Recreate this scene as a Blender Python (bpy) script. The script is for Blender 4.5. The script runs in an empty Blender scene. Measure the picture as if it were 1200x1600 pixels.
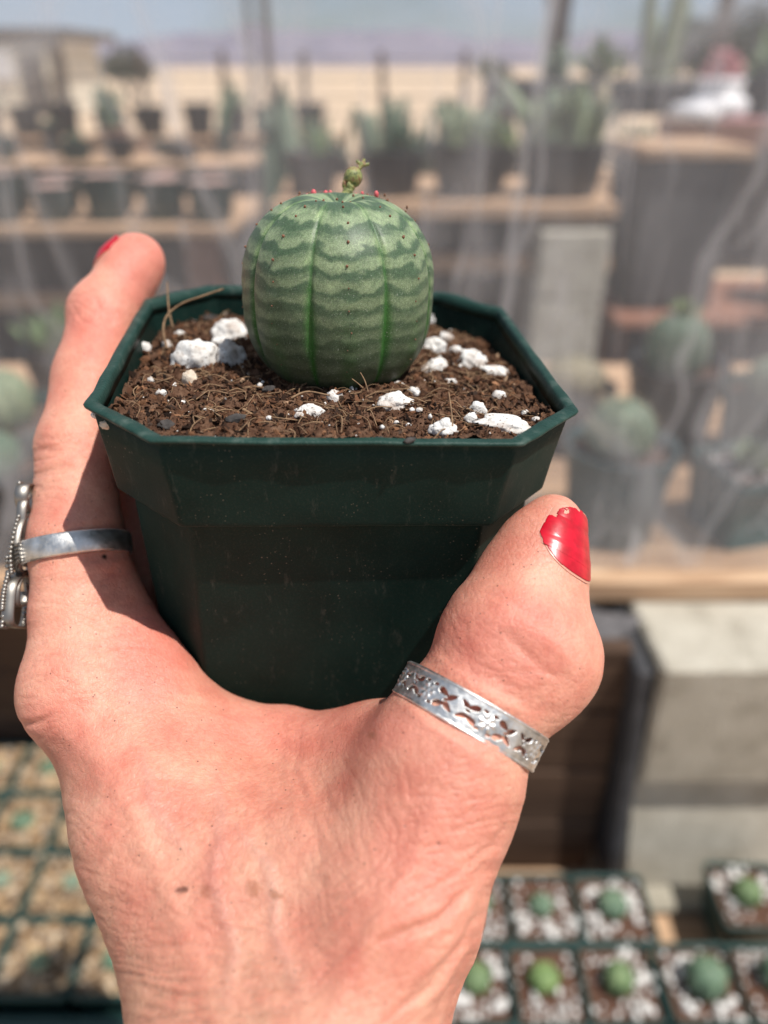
import bpy, math, random
import numpy as np
from math import sin, cos, tan, atan, pi, radians, sqrt
from mathutils import Vector, Matrix

# ------------------------------------------------------------------ camera, sky, sun, exposure
random.seed(7)
rng = np.random.default_rng(7)
scene = bpy.context.scene
COL = scene.collection
FPX, CAMZ = 1180.0, 1.25              # focal length in pixels of the 1200x1600 frame, camera height
PITCH = atan(695.0 / FPX)
SP, CP = sin(PITCH), cos(PITCH)
CAM = np.array([0.0, 0.0, CAMZ])
RGT, FWD, UP = np.array([1.0, 0, 0]), np.array([0, CP, -SP]), np.array([0, SP, CP])

cd = bpy.data.cameras.new('camera')
cd.sensor_fit = 'VERTICAL'
cd.lens = 4.25
cd.sensor_height = 4.25 * 1600 / FPX
cd.clip_start, cd.clip_end = 0.005, 30000
cd.dof.use_dof = True
cd.dof.focus_distance = 0.140
cd.dof.aperture_fstop = 1.25
cam = bpy.data.objects.new('camera', cd)
cam.location = CAM
cam.rotation_euler = (pi / 2 - PITCH, 0, 0)
COL.objects.link(cam)
scene.camera = cam

SUN = Vector((0.38, -0.20, 0.90)).normalized()
world = bpy.data.worlds.new("World")
scene.world = world
world.use_nodes = True
wn = world.node_tree.nodes
sky = wn.new('ShaderNodeTexSky')
sky.sky_type = 'NISHITA'
sky.sun_disc = False
sky.sun_elevation = math.asin(SUN.z)
sky.sun_rotation = math.atan2(SUN.x, SUN.y)
sky.dust_density = 0.3
sky.ozone_density = 1.5
sky.air_density = 1.0
wn['Background'].inputs['Strength'].default_value = 0.05
wl = world.node_tree.links
w_tc = wn.new('ShaderNodeTexCoord')                    # thin white cloud all over the sky
w_mp = wn.new('ShaderNodeMapping'); w_mp.inputs['Scale'].default_value = (1, 1, 3.5)
w_n = wn.new('ShaderNodeTexNoise'); w_n.inputs['Scale'].default_value = 3.0; w_n.inputs['Detail'].default_value = 6.0
w_r = wn.new('ShaderNodeValToRGB')
w_r.color_ramp.elements[0].position, w_r.color_ramp.elements[1].position = 0.26, 0.58
w_r.color_ramp.elements[1].color = (0.75, 0.75, 0.75, 1)
w_x = wn.new('ShaderNodeMix'); w_x.data_type = 'RGBA'
w_x.inputs[7].default_value = (9.6, 11.2, 13.8, 1)
wl.new(w_tc.outputs['Generated'], w_mp.inputs['Vector']); wl.new(w_mp.outputs[0], w_n.inputs['Vector']); wl.new(w_n.outputs[0], w_r.inputs[0])
wl.new(w_r.outputs[0], w_x.inputs[0]); wl.new(sky.outputs[0], w_x.inputs[6]); wl.new(w_x.outputs[2], wn['Background'].inputs['Color'])

sl = bpy.data.lights.new('sun', 'SUN')
sl.energy = 5.0
sl.angle = radians(0.53)
sl.color = (1.0, 0.955, 0.89)
so = bpy.data.objects.new('sun', sl)
so.rotation_euler = SUN.to_track_quat('Z', 'Y').to_euler()
so.location = (3, -3, 6)
COL.objects.link(so)

scene.view_settings.view_transform = 'Standard'
scene.view_settings.look = 'None'
scene.view_settings.exposure = 0.14
scene.view_settings.gamma = 1.0

# ------------------------------------------------------------------ geometry helpers
def P(px, py, zc):
    """point seen at photo pixel (px,py) at depth zc along the view axis"""
    return CAM + RGT * ((px - 600) / FPX * zc) + FWD * zc - UP * ((py - 800) / FPX * zc)

def on_y(px, py, Y):
    d = RGT * ((px - 600) / FPX) + FWD - UP * ((py - 800) / FPX)
    return CAM + d * (Y / d[1])

def on_z(px, py, Z):
    d = RGT * ((px - 600) / FPX) + FWD - UP * ((py - 800) / FPX)
    return CAM + d * ((Z - CAMZ) / d[2])

def proj(V):
    r = np.asarray(V) - CAM
    zc = r @ FWD
    return 600 + FPX * (r @ RGT) / zc, 800 - FPX * (r @ UP) / zc, zc

def nrm(v):
    v = np.asarray(v, float)
    return v / np.linalg.norm(v)

def _hash(i, j, k, seed):
    n = (i * 374761393 + j * 668265263 + k * 2147483647 * 0 + k * 1274126177 + seed * 974711) & 0xFFFFFFFF
    n = ((n ^ (n >> 13)) * 1274126177) & 0xFFFFFFFF
    n = ((n ^ (n >> 16)) * 2246822519) & 0xFFFFFFFF
    return ((n ^ (n >> 15)) & 0xFFFFFF) / float(0xFFFFFF)

def vnoise(p, seed=0):
    p = np.asarray(p, float)
    f = np.floor(p)
    i = f.astype(np.int64)
    t = p - f
    t = t * t * (3 - 2 * t)
    out = 0
    for a in (0, 1):
        wa = t[:, 0] if a else 1 - t[:, 0]
        for b in (0, 1):
            wb = t[:, 1] if b else 1 - t[:, 1]
            for c in (0, 1):
                wc = t[:, 2] if c else 1 - t[:, 2]
                out = out + wa * wb * wc * _hash(i[:, 0] + a, i[:, 1] + b, i[:, 2] + c, seed)
    return out * 2 - 1

def fbm(p, octv=4, seed=0, gain=0.5):
    p = np.asarray(p, float)
    s, a, tot = 0, 1.0, 0
    for o in range(octv):
        s = s + a * vnoise(p * (2.03 ** o) + 17.3 * o, seed + o)
        tot += a
        a *= gain
    return s / tot

def make_mesh(name, V, F, mats=None, smooth=True, mi=None):
    me = bpy.data.meshes.new(name)
    V = np.asarray(V, float)
    if isinstance(F, np.ndarray) and F.ndim == 2:
        n, k = F.shape
        me.vertices.add(len(V))
        me.vertices.foreach_set('co', V.astype(np.float32).ravel())
        me.loops.add(n * k)
        me.loops.foreach_set('vertex_index', F.astype(np.int32).ravel())
        me.polygons.add(n)
        me.polygons.foreach_set('loop_start', np.arange(0, n * k, k, dtype=np.int32))
        me.update(calc_edges=True)
    else:
        me.from_pydata([tuple(v) for v in V], [], [tuple(int(i) for i in f) for f in F])
    if mats is not None:
        for m in (mats if isinstance(mats, (list, tuple)) else [mats]):
            me.materials.append(m)
    if mi is not None:
        me.polygons.foreach_set('material_index', np.asarray(mi, dtype=np.int32))
    me.polygons.foreach_set('use_smooth', np.full(len(me.polygons), bool(smooth)))
    me.update()
    return me

def vcol(me, name, rgb):
    a = me.color_attributes.new(name, 'FLOAT_COLOR', 'POINT')
    c = np.ones((len(me.vertices), 4), np.float32)
    c[:, :3] = rgb
    a.data.foreach_set('color', c.ravel())

def base_of(parent):
    o, t = parent, np.zeros(3)
    while o is not None:
        t = t + np.array(o.location)
        o = o.parent
    return t

def obj(name, V, F, mat, parent=None, smooth=True, mi=None, kind=None, label=None):
    """one mesh object from world-space vertices, linked under its parent"""
    V = np.asarray(V, float)
    if parent is not None:
        V = V - base_of(parent)
    o = bpy.data.objects.new(name, make_mesh(name, V, F, mat, smooth, mi))
    COL.objects.link(o)
    o.parent = parent
    if kind: o['kind'] = kind
    if label: o['label'] = label
    return o

def thing(name, label, cat, loc=(0, 0, 0), group=None):
    o = bpy.data.objects.new(name, None)
    o.empty_display_size = 0.02
    COL.objects.link(o)
    o.location = tuple(float(v) for v in loc)
    o['label'] = label
    o['category'] = cat
    if group: o['group'] = group
    return o

def tag(o, label, cat, group=None):
    o['label'] = label
    o['category'] = cat
    if group: o['group'] = group
    return o

def merge(parts):
    Vs, Fs, n = [], [], 0
    for V, F in parts:
        V = np.asarray(V, float)
        Vs.append(V)
        Fs += [tuple(int(i) + n for i in f) for f in F]
        n += len(V)
    return np.vstack(Vs), Fs

def grid_faces(nu, nv, wrap_u=False, wrap_v=False):
    """vertex index = iu*nv + iv"""
    iu = np.arange(nu if wrap_u else nu - 1)
    iv = np.arange(nv if wrap_v else nv - 1)
    A, B = np.meshgrid(iu, iv, indexing='ij')
    A, B = A.ravel(), B.ravel()
    A2, B2 = (A + 1) % nu, (B + 1) % nv
    return np.stack([A * nv + B, A2 * nv + B, A2 * nv + B2, A * nv + B2], 1)

def frame_from(axis):
    a = nrm(axis)
    h = np.array([0, 0, 1.0]) if abs(a[2]) < 0.9 else np.array([1.0, 0, 0])
    u = nrm(np.cross(h, a))
    return u, np.cross(a, u), a

def tube(pts, rad, n=6, caps=True):
    pts = np.asarray(pts, float)
    rad = np.full(len(pts), rad) if np.isscalar(rad) else np.asarray(rad, float)
    T = np.gradient(pts, axis=0)
    V = []
    u = frame_from(T[0])[0]
    for i in range(len(pts)):
        t = nrm(T[i])
        u = nrm(u - t * (u @ t))
        w = np.cross(t, u)
        for k in range(n):
            a = 2 * pi * k / n
            V.append(pts[i] + rad[i] * (cos(a) * u + sin(a) * w))
    F = [tuple(f) for f in grid_faces(len(pts), n, wrap_v=True)[:, ::-1]]
    if caps:
        F.append(tuple(range(n)))
        F.append(tuple(range((len(pts) - 1) * n, len(pts) * n))[::-1])
    return np.array(V), F

def lathe(profile, n=32, c=(0, 0, 0)):
    """profile: list of (r, z) from outside bottom to inside; closed by fans at r=0 ends"""
    V = []
    for r, z in profile:
        for k in range(n):
            a = 2 * pi * k / n
            V.append((c[0] + r * cos(a), c[1] + r * sin(a), c[2] + z))
    F = [tuple(f) for f in grid_faces(len(profile), n, wrap_v=True)[:, ::-1]]
    return np.array(V), F

def box(x0, x1, y0, y1, z0, z1, b=0.0, jit=0.0):
    """box with bevelled edges of width b"""
    if b <= 0:
        V = [(x, y, z) for x in (x0, x1) for y in (y0, y1) for z in (z0, z1)]
        F = [(0, 1, 3, 2), (4, 6, 7, 5), (0, 4, 5, 1), (2, 3, 7, 6), (0, 2, 6, 4), (1, 5, 7, 3)]
        return np.array(V, float), F
    import itertools
    V, idx = [], {}
    lo, hi = (x0, y0, z0), (x1, y1, z1)
    for s in itertools.product((0, 1), repeat=3):
        for ax in range(3):
            p = [(hi[i] - b if s[i] else lo[i] + b) for i in range(3)]
            p[ax] = hi[ax] if s[ax] else lo[ax]
            idx[(s, ax)] = len(V)
            V.append(p)
    F = []
    def key(**k): return tuple(k[c] for c in 'xyz')
    for ax in range(3):
        o1, o2 = [(1, 2), (2, 0), (0, 1)][ax]
        for sv in (0, 1):
            q = []
            for a1, a2 in ((0, 0), (1, 0), (1, 1), (0, 1)):
                s = [0, 0, 0]; s[ax] = sv; s[o1] = a1; s[o2] = a2
                q.append(idx[(tuple(s), ax)])
            F.append(tuple(q if sv else q[::-1]))
    for ax in range(3):                       # edge bevels along axis ax
        o1, o2 = [(1, 2), (2, 0), (0, 1)][ax]
        for a1 in (0, 1):
            for a2 in (0, 1):
                s0 = [0, 0, 0]; s0[o1] = a1; s0[o2] = a2
                s1 = list(s0); s1[ax] = 1
                s0, s1 = tuple(s0), tuple(s1)
                q = [idx[(s0, o1)], idx[(s1, o1)], idx[(s1, o2)], idx[(s0, o2)]]
                F.append(tuple(q if a1 != a2 else q[::-1]))
    for s in itertools.product((0, 1), repeat=3):
        q = [idx[(s, 0)], idx[(s, 1)], idx[(s, 2)]]
        F.append(tuple(q if sum(s) % 2 == 1 else q[::-1]))
    V = np.array(V, float)
    if jit:
        V = V + rng.normal(0, jit, V.shape)
    return V, F

def ico(sub=2):
    import bmesh
    bm = bmesh.new()
    bmesh.ops.create_icosphere(bm, subdivisions=sub, radius=1.0)
    V = np.array([v.co[:] for v in bm.verts])
    F = np.array([[v.index for v in f.verts] for f in bm.faces])
    bm.free()
    return V, F
ICO = {s: ico(s) for s in (1, 2, 3, 4)}

def rot_about(V, c, axis, ang):
    R = np.array(Matrix.Rotation(ang, 3, Vector(axis)))
    return (np.asarray(V) - c) @ R.T + c

# ------------------------------------------------------------------ material helpers
def mat(name, col, rough=0.6, spec=0.5, metal=0.0):
    m = bpy.data.materials.new(name)
    m.use_nodes = True
    b = m.node_tree.nodes['Principled BSDF']
    b.inputs['Base Color'].default_value = (*col, 1)
    b.inputs['Roughness'].default_value = rough
    b.inputs['Specular IOR Level'].default_value = spec
    b.inputs['Metallic'].default_value = metal
    return m, m.node_tree.nodes, m.node_tree.links, b

def nd(N, t, **kw):
    n = N.new(t)
    for k, v in kw.items():
        if k in n.inputs: n.inputs[k].default_value = v
        else: setattr(n, k, v)
    return n

def ramp(N, L, src, stops, interp='LINEAR'):
    r = N.new('ShaderNodeValToRGB')
    r.color_ramp.interpolation = interp
    e = r.color_ramp.elements
    while len(e) < len(stops): e.new(0.5)
    for q, (p, c) in zip(e, stops):
        q.position = p
        q.color = (*c, 1) if len(c) == 3 else c
    L.new(src, r.inputs[0])
    return r

def mix(N, L, fac, a, b, mode='MIX'):
    m = N.new('ShaderNodeMix')
    m.data_type = 'RGBA'
    m.blend_type = mode
    for sock, v in ((m.inputs[0], fac), (m.inputs[6], a), (m.inputs[7], b)):
        if isinstance(v, (int, float)): sock.default_value = v
        elif isinstance(v, tuple): sock.default_value = (*v, 1) if len(v) == 3 else v
        else: L.new(v, sock)
    return m.outputs[2]

def noise_mat(name, stops, scale=10, rough=0.7, detail=6, bump=0.0, bscale=None, stretch=(1, 1, 1), spec=0.4, bdist=0.001, info=False):
    m, N, L, b = mat(name, stops[0][1], rough, spec)
    tc = nd(N, 'ShaderNodeTexCoord')
    mp = nd(N, 'ShaderNodeMapping')
    mp.inputs['Scale'].default_value = stretch
    L.new(tc.outputs['Object'], mp.inputs['Vector'])
    vec = mp.outputs[0]
    if info:
        oi = nd(N, 'ShaderNodeObjectInfo')
        ad = nd(N, 'ShaderNodeVectorMath', operation='ADD')
        L.new(mp.outputs[0], ad.inputs[0])
        L.new(oi.outputs['Location'], ad.inputs[1])
        vec = ad.outputs[0]
    n = nd(N, 'ShaderNodeTexNoise', Scale=scale, Detail=detail, Roughness=0.6)
    L.new(vec, n.inputs['Vector'])
    r = ramp(N, L, n.outputs[0], stops)
    L.new(r.outputs[0], b.inputs['Base Color'])
    if bump:
        n2 = nd(N, 'ShaderNodeTexNoise', Scale=bscale or scale * 3, Detail=5.0)
        L.new(vec, n2.inputs['Vector'])
        bp = nd(N, 'ShaderNodeBump', Strength=bump, Distance=bdist)
        L.new(n2.outputs[0], bp.inputs['Height'])
        L.new(bp.outputs[0], b.inputs['Normal'])
    return m

# ------------------------------------------------------------------ the green pot (local frame: x right, y away, z up, rim plane z=0)
PT = CAM + np.array([-0.01102, 0.1585, -0.0520])
_a, _b, _c = radians(2.07), radians(2.945), radians(5.49)
PR = np.array(Matrix.Rotation(_c, 3, 'Z') @ Matrix.Rotation(_b, 3, 'Y') @ Matrix.Rotation(_a, 3, 'X'))
PH, PC = 0.0445, 0.01362

def pw(L):
    return np.asarray(L, float) @ PR.T + PT

def pl(Wp):
    return (np.asarray(Wp, float) - PT) @ PR

def oct_loop(h, c, z, rf=0.0007, nc=4, ne=10):
    co = [(-h + c, -h), (h - c, -h), (h, -h + c), (h, h - c), (h - c, h), (-h + c, h), (-h, h - c), (-h, -h + c)]
    co = [np.array(q) for q in co]
    out = []
    for i in range(8):
        p, a, n_ = co[i], co[i - 1], co[(i + 1) % 8]
        d0, d1 = nrm(a - p), nrm(n_ - p)
        rr = min(rf, 0.35 * c)
        s, e = p + d0 * rr, p + d1 * rr
        for k in range(nc):
            t = k / (nc - 1)
            out.append((1 - t) ** 2 * s + 2 * t * (1 - t) * p + t * t * e)
        e2 = n_ + nrm(p - n_) * rr
        ln_ = np.linalg.norm(e2 - e)
        for f_ in [0.0004 / ln_] + [k / ne for k in range(1, ne)] + [1 - 0.0004 / ln_]:
            out.append(e + (e2 - e) * f_)
    out = np.array(out)
    return np.c_[out, np.full(len(out), z)]

def oct_loft(prof, closed=False, wob=0.0, cap=False, seed=3):
    """prof: (offset from PH, chamfer, z)"""
    loops = [oct_loop(PH + o, c, z) for o, c, z in prof]
    n = len(loops[0])
    V = np.vstack(loops)
    if wob:
        V = V + wob * np.stack([fbm(V * 160, 3, seed), fbm(V * 160 + 9, 3, seed + 5), fbm(V * 200 + 21, 3, seed + 9)], 1)
    F = [tuple(f) for f in grid_faces(len(prof), n, wrap_u=closed, wrap_v=True)[:, ::-1]]
    if cap:
        F.append(tuple(range((len(prof) - 1) * n, len(prof) * n))[::-1])
    return pw(V), F

m_pot, N, L, B = mat('green_pot_plastic', (0.010, 0.045, 0.034), 0.42, 0.10)
tc = nd(N, 'ShaderNodeTexCoord')
n1 = nd(N, 'ShaderNodeTexNoise', Scale=90.0, Detail=5.0)
L.new(tc.outputs['Object'], n1.inputs['Vector'])
base = ramp(N, L, n1.outputs[0], [(0.35, (0.0050, 0.0185, 0.0150)), (0.7, (0.0080, 0.026, 0.021))])
vo = nd(N, 'ShaderNodeTexVoronoi', Scale=1150.0)
L.new(tc.outputs['Object'], vo.inputs['Vector'])
dots = ramp(N, L, vo.outputs['Distance'], [(0.10, (1, 1, 1)), (0.20, (0, 0, 0))])
n2 = nd(N, 'ShaderNodeTexNoise', Scale=70.0, Detail=3.0)
L.new(tc.outputs['Object'], n2.inputs['Vector'])
sel = ramp(N, L, n2.outputs[0], [(0.50, (0, 0, 0)), (0.70, (1, 1, 1))])
vc = nd(N, 'ShaderNodeSeparateColor')
L.new(vo.outputs['Color'], vc.inputs[0])
pick = nd(N, 'ShaderNodeMath', operation='GREATER_THAN')
L.new(vc.outputs[0], pick.inputs[0]); pick.inputs[1].default_value = 0.45
mu = nd(N, 'ShaderNodeMath', operation='MULTIPLY')
L.new(dots.outputs[0], mu.inputs[0]); L.new(sel.outputs[0], mu.inputs[1])
mu2 = nd(N, 'ShaderNodeMath', operation='MULTIPLY')
L.new(mu.outputs[0], mu2.inputs[0]); L.new(pick.outputs[0], mu2.inputs[1])
n3 = nd(N, 'ShaderNodeTexNoise', Scale=2600.0, Detail=2.0)
L.new(tc.outputs['Object'], n3.inputs['Vector'])
film = ramp(N, L, n3.outputs[0], [(0.5, (0, 0, 0)), (0.8, (0.05, 0.05, 0.05))])
c1 = mix(N, L, film.outputs[0], base.outputs[0], (0.22, 0.20, 0.16))
scm = nd(N, 'ShaderNodeMapping'); scm.inputs['Scale'].default_value = (1, 1, .25); L.new(tc.outputs['Object'], scm.inputs['Vector'])
n5 = nd(N, 'ShaderNodeTexNoise', Scale=420.0, Detail=7.0, Roughness=0.75); L.new(scm.outputs[0], n5.inputs['Vector'])
scuff = ramp(N, L, n5.outputs[0], [(0.58, (0, 0, 0)), (0.80, (0.30, 0.29, 0.27))])
c1 = mix(N, L, scuff.outputs[0], c1, (0.20, 0.19, 0.16))
c2 = mix(N, L, mu2.outputs[0], c1, (0.20, 0.17, 0.13))
L.new(c2, B.inputs['Base Color'])
rr_ = ramp(N, L, n1.outputs[0], [(0.3, (0.42,) * 3), (0.7, (0.58,) * 3)])
L.new(rr_.outputs[0], B.inputs['Roughness'])
bp = nd(N, 'ShaderNodeBump', Strength=0.25, Distance=0.0001)
L.new(n3.outputs[0], bp.inputs['Height']); L.new(bp.outputs[0], B.inputs['Normal'])

m_lip = noise_mat('sunlit_worn_rim', [(0.3, (0.011, 0.036, 0.029)), (0.55, (0.018, 0.048, 0.039)), (0.75, (0.075, 0.105, 0.090))], scale=260, rough=0.45, spec=0.15, bump=0.5, bscale=1500, bdist=0.0003)  # rim plastic painted lighter as if sunlit, with pale worn patches
pot = thing('plant_pot', 'dark green octagonal plastic nursery pot gripped in the hand', 'plant pot', pw([0, 0, -0.088]))
lip = [(-0.0012, PC, -0.0012), (-0.0004, PC, -0.0009), (0.0002, PC, -0.0007), (0.0003, PC, -0.0003), (0.0001, PC, -0.00005), (-0.0002, PC, 0.00005),
       (-0.0013, PC, 0.00005), (-0.0017, PC, -0.0003), (-0.0019, PC, -0.0014), (-0.0021, PC, -0.0030)]
V, F = oct_loft(lip, closed=True, wob=0.00035)
obj('rim_lip', V, F, m_lip, pot)
V, F = oct_loft([(-0.0011, PC, -0.0009), (-0.0013, PC, -0.0024), (-0.0010, PC, -0.0028), (-0.0013, PC, -0.0065), (-0.0019, PC, -0.012), (-0.0024, PC, -0.0176), (-0.0025, PC, -0.0184), (-0.0026, PC, -0.0187), (-0.0029, PC, -0.0189), (-0.0033, PC, -0.0190),
                 (-0.0046, PC, -0.0190), (-0.0047, PC, -0.0180), (-0.0034, PC, -0.0174), (-0.0028, PC, -0.012), (-0.0020, PC, -0.0028)], wob=0.0002)
obj('rim_band', V, F, m_pot, pot)
V, F = oct_loft([(-0.0046, 0.0128, -0.0186), (-0.0050, 0.0124, -0.0200), (-0.0064, 0.0108, -0.042), (-0.0081, 0.0089, -0.066), (-0.0096, 0.0072, -0.0855), (-0.0104, 0.0066, -0.0880)],
                wob=0.0002, cap=True)
obj('pot_wall', V, F, m_pot, pot)

# ------------------------------------------------------------------ potting soil
SOILC = pw([0, 0, -0.0055])
def soil_h(x, y):
    x, y = np.asarray(x, float), np.asarray(y, float)
    t = (y + PH) / (2 * PH)
    z = -0.0014 - 0.0064 * np.clip(t, 0, 1) ** 1.15
    rx = np.clip(x / PH, 0, 1)
    z = z - 0.0026 * rx ** 2 * np.clip(t * 1.6, 0, 1)
    z = z - 0.0016 * np.clip(-x / PH, 0, 1) ** 3
    p = np.stack([x, y, x * 0], 1)
    z = z + 0.0015 * fbm(p * 190, 3, 11) + 0.0012 * fbm(p * 560, 3, 12) + 0.0006 * np.abs(fbm(p * 1900, 2, 13))
    return z

n = 330
gx, gy = np.meshgrid(np.linspace(-PH, PH, n), np.linspace(-PH, PH, n), indexing='ij')
gx, gy = gx.ravel(), gy.ravel()
gz = soil_h(gx, gy)
inset = 0.0025
inside = (np.maximum(abs(gx), abs(gy)) < PH - inset) & (abs(gx) + abs(gy) < 2 * PH - PC - inset * 1.42)
F = grid_faces(n, n)
F = F[inside[F].all(1)]
used = np.unique(F)
rem = -np.ones(n * n, int); rem[used] = np.arange(len(used))
SV = np.stack([gx, gy, gz], 1)[used]
m_soil = noise_mat('potting_soil', [(0.28, (0.020, 0.011, 0.007)), (0.42, (0.070, 0.034, 0.020)), (0.58, (0.125, 0.068, 0.042)), (0.78, (0.20, 0.122, 0.078))],
                   scale=420, rough=0.95, detail=8, bump=0.9, bscale=2600, bdist=0.0004, spec=0.15)
soil = thing('potting_soil', 'brown peaty potting mix with white perlite filling the green pot', 'soil', SOILC)
obj('soil_surface', pw(SV), rem[F], m_soil, soil)

m_crumb, N, L, B = mat('soil_crumbs', (0.06, 0.03, 0.02), 0.95, 0.15)
at = nd(N, 'ShaderNodeVertexColor'); at.layer_name = 'tone'
L.new(at.outputs[0], B.inputs['Base Color'])
tcc = nd(N, 'ShaderNodeTexCoord'); nn = nd(N, 'ShaderNodeTexNoise', Scale=4500.0, Detail=3.0)
L.new(tcc.outputs['Object'], nn.inputs['Vector'])
bp = nd(N, 'ShaderNodeBump', Strength=0.8, Distance=0.0003)
L.new(nn.outputs[0], bp.inputs['Height']); L.new(bp.outputs[0], B.inputs['Normal'])

def inoct(x, y, ins):
    return (np.maximum(abs(x), abs(y)) < PH - ins) & (abs(x) + abs(y) < 2 * PH - PC - ins * 1.42)
nc = 26000
cx, cy = rng.uniform(-PH, PH, nc), rng.uniform(-PH, PH, nc)
k = inoct(cx, cy, 0.0033)
cx, cy = cx[k], cy[k]
nc = len(cx)
sz = 0.00013 + 0.00055 * rng.random(nc) ** 5
cz = soil_h(cx, cy) + sz * rng.uniform(-0.1, 0.7, nc)
iv, if_ = ICO[1]
nv = len(iv)
dirs = rng.normal(0, 1, (nc, 3, 3)); dirs /= np.linalg.norm(dirs, axis=2, keepdims=True)
CV = iv[None] * (1 + rng.uniform(-0.4, 0.4, (nc, nv, 1))) * (sz[:, None, None] * rng.uniform(0.55, 1.5, (nc, 1, 3)))
CV = np.einsum('nvi,nij->nvj', CV, dirs) + np.stack([cx, cy, cz], 1)[:, None]
CF = (if_[None] + (np.arange(nc) * nv)[:, None, None]).reshape(-1, 3)
pal = np.array([(0.022, 0.012, 0.008), (0.06, 0.028, 0.016), (0.11, 0.052, 0.028), (0.17, 0.085, 0.045), (0.035, 0.022, 0.016), (0.12, 0.058, 0.030), (0.25, 0.16, 0.10)])
cc = pal[rng.choice(len(pal), nc, p=[.22, .27, .22, .10, .11, .06, .02])] * rng.uniform(0.55, 1.8, (nc, 1))
o = obj('soil_crumbs', pw(CV.reshape(-1, 3)), CF, m_crumb, soil, smooth=False, kind='stuff')
vcol(o.data, 'tone', np.repeat(cc, nv, 0))

# perlite lumps, each at its own place: photo pixel, width and height in pixels
m_perl = noise_mat('perlite', [(0.3, (0.56, 0.53, 0.49)), (0.55, (0.76, 0.74, 0.71))], scale=900, rough=0.9, bump=0.7, bscale=3000, bdist=0.0003, spec=0.2)
m_perl_far = m_perl.copy(); m_perl_far.name = 'clean_perlite'
for _m in (m_perl,):                                   # flecks of soil sticking to the perlite
    N, L = _m.node_tree.nodes, _m.node_tree.links
    B = N['Principled BSDF']
    src = B.inputs['Base Color'].links[0].from_socket
    tc = nd(N, 'ShaderNodeTexCoord')
    a1 = nd(N, 'ShaderNodeTexNoise', Scale=1500.0, Detail=5.0); L.new(tc.outputs['Object'], a1.inputs['Vector'])
    a2 = nd(N, 'ShaderNodeTexNoise', Scale=260.0, Detail=4.0); L.new(tc.outputs['Object'], a2.inputs['Vector'])
    f1 = ramp(N, L, a1.outputs[0], [(0.60, (0, 0, 0)), (0.68, (0.85,) * 3)])
    f2 = ramp(N, L, a2.outputs[0], [(0.46, (0, 0, 0)), (0.72, (0.60,) * 3)])
    c = mix(N, L, f1.outputs[0], src, (0.10, 0.055, 0.035))
    c = mix(N, L, f2.outputs[0], c, (0.30, 0.20, 0.14))
    L.new(c, B.inputs['Base Color'])
m_perl_tan = noise_mat('stained_perlite', [(0.3, (0.45, 0.34, 0.25)), (0.55, (0.66, 0.56, 0.45))], scale=900, rough=0.9, bump=0.7, bscale=3000, bdist=0.0003, spec=0.2)
def soil_at(px, py):
    d = RGT * ((px - 600) / FPX) + FWD - UP * ((py - 800) / FPX)
    o_, dl = pl(CAM), d @ PR
    z = -0.006
    for _ in range(8):
        t = (z - o_[2]) / dl[2]
        q = o_ + dl * t
        z = float(soil_h(np.array([q[0]]), np.array([q[1]]))[0])
    return q, t
PERL = [(305, 558, 64, 58), (360, 518, 54, 42), (356, 556, 48, 46), (299, 592, 24, 30), (248, 497, 24, 24), (273, 495, 18, 16), (226, 541, 20, 18),
        (262, 538, 18, 14), (281, 521, 16, 12), (236, 593, 10, 10), (176, 660, 34, 14), (252, 613, 15, 11), (148, 647, 11, 9), (162, 651, 9, 8), (343, 532, 24, 14),
        (674, 499, 15, 22), (697, 527, 22, 17), (677, 542, 32, 32), (713, 547, 20, 15), (738, 562, 44, 38), (681, 573, 52, 26), (767, 580, 52, 22),
        (703, 595, 18, 9), (780, 618, 24, 18), (745, 638, 28, 24), (735, 652, 20, 16), (788, 662, 92, 24), (692, 667, 38, 28), (618, 627, 56, 30), (646, 611, 18, 15),
        (522, 621, 26, 26), (487, 642, 42, 22), (468, 648, 14, 12), (820, 644, 13, 10), (838, 655, 14, 8), (620, 600, 20, 9), (765, 652, 14, 9), (560, 664, 12, 8), (420, 652, 9, 7), (322, 640, 8, 7), (655, 640, 10, 8)]
iv3, if3 = ICO[4]
for i, (px, py, w, h) in enumerate(PERL):
    q, t = soil_at(px, py + h * 0.25)
    rx, rz = 0.54 * w * t / FPX, 0.62 * h * t / FPX
    sub = ICO[4] if w > 30 else ICO[3]
    U = sub[0]
    D = 1 + 0.42 * fbm(U * 1.7 + i * 7.1, 3, 40 + i) + 0.15 * fbm(U * 4.5 + i * 3.3, 3, 90 + i) - 0.05 * np.abs(fbm(U * 13 + i, 2, 33))
    Vp = U * D[:, None] * np.array([rx, 0.8 * (rx + rz) / 2, rz])
    Vp = rot_about(Vp, np.zeros(3), (0, 0, 1), rng.uniform(-0.3, 0.3))
    obj('perlite', pw(Vp + q + np.array([0, 0, rz * 0.12])), sub[1], m_perl_tan if i in (3, 10) else m_perl, soil)
# crumbs of perlite too small to count
ns = 170
sx, sy = rng.uniform(-PH, PH, ns), rng.uniform(-PH, PH, ns)
k = inoct(sx, sy, 0.004); sx, sy = sx[k], sy[k]
parts = []
for x, y in zip(sx, sy):
    r = 0.00018 + 0.0005 * rng.random() ** 3
    z = float(soil_h(np.array([x]), np.array([y]))[0])
    parts.append((ICO[1][0] * r * rng.uniform(0.6, 1.4, (12, 1)) + np.array([x, y, z + r * 0.6]), ICO[1][1]))
V, F = merge(parts)
obj('perlite_grains', pw(V), F, m_perl, soil, kind='stuff')

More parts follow.
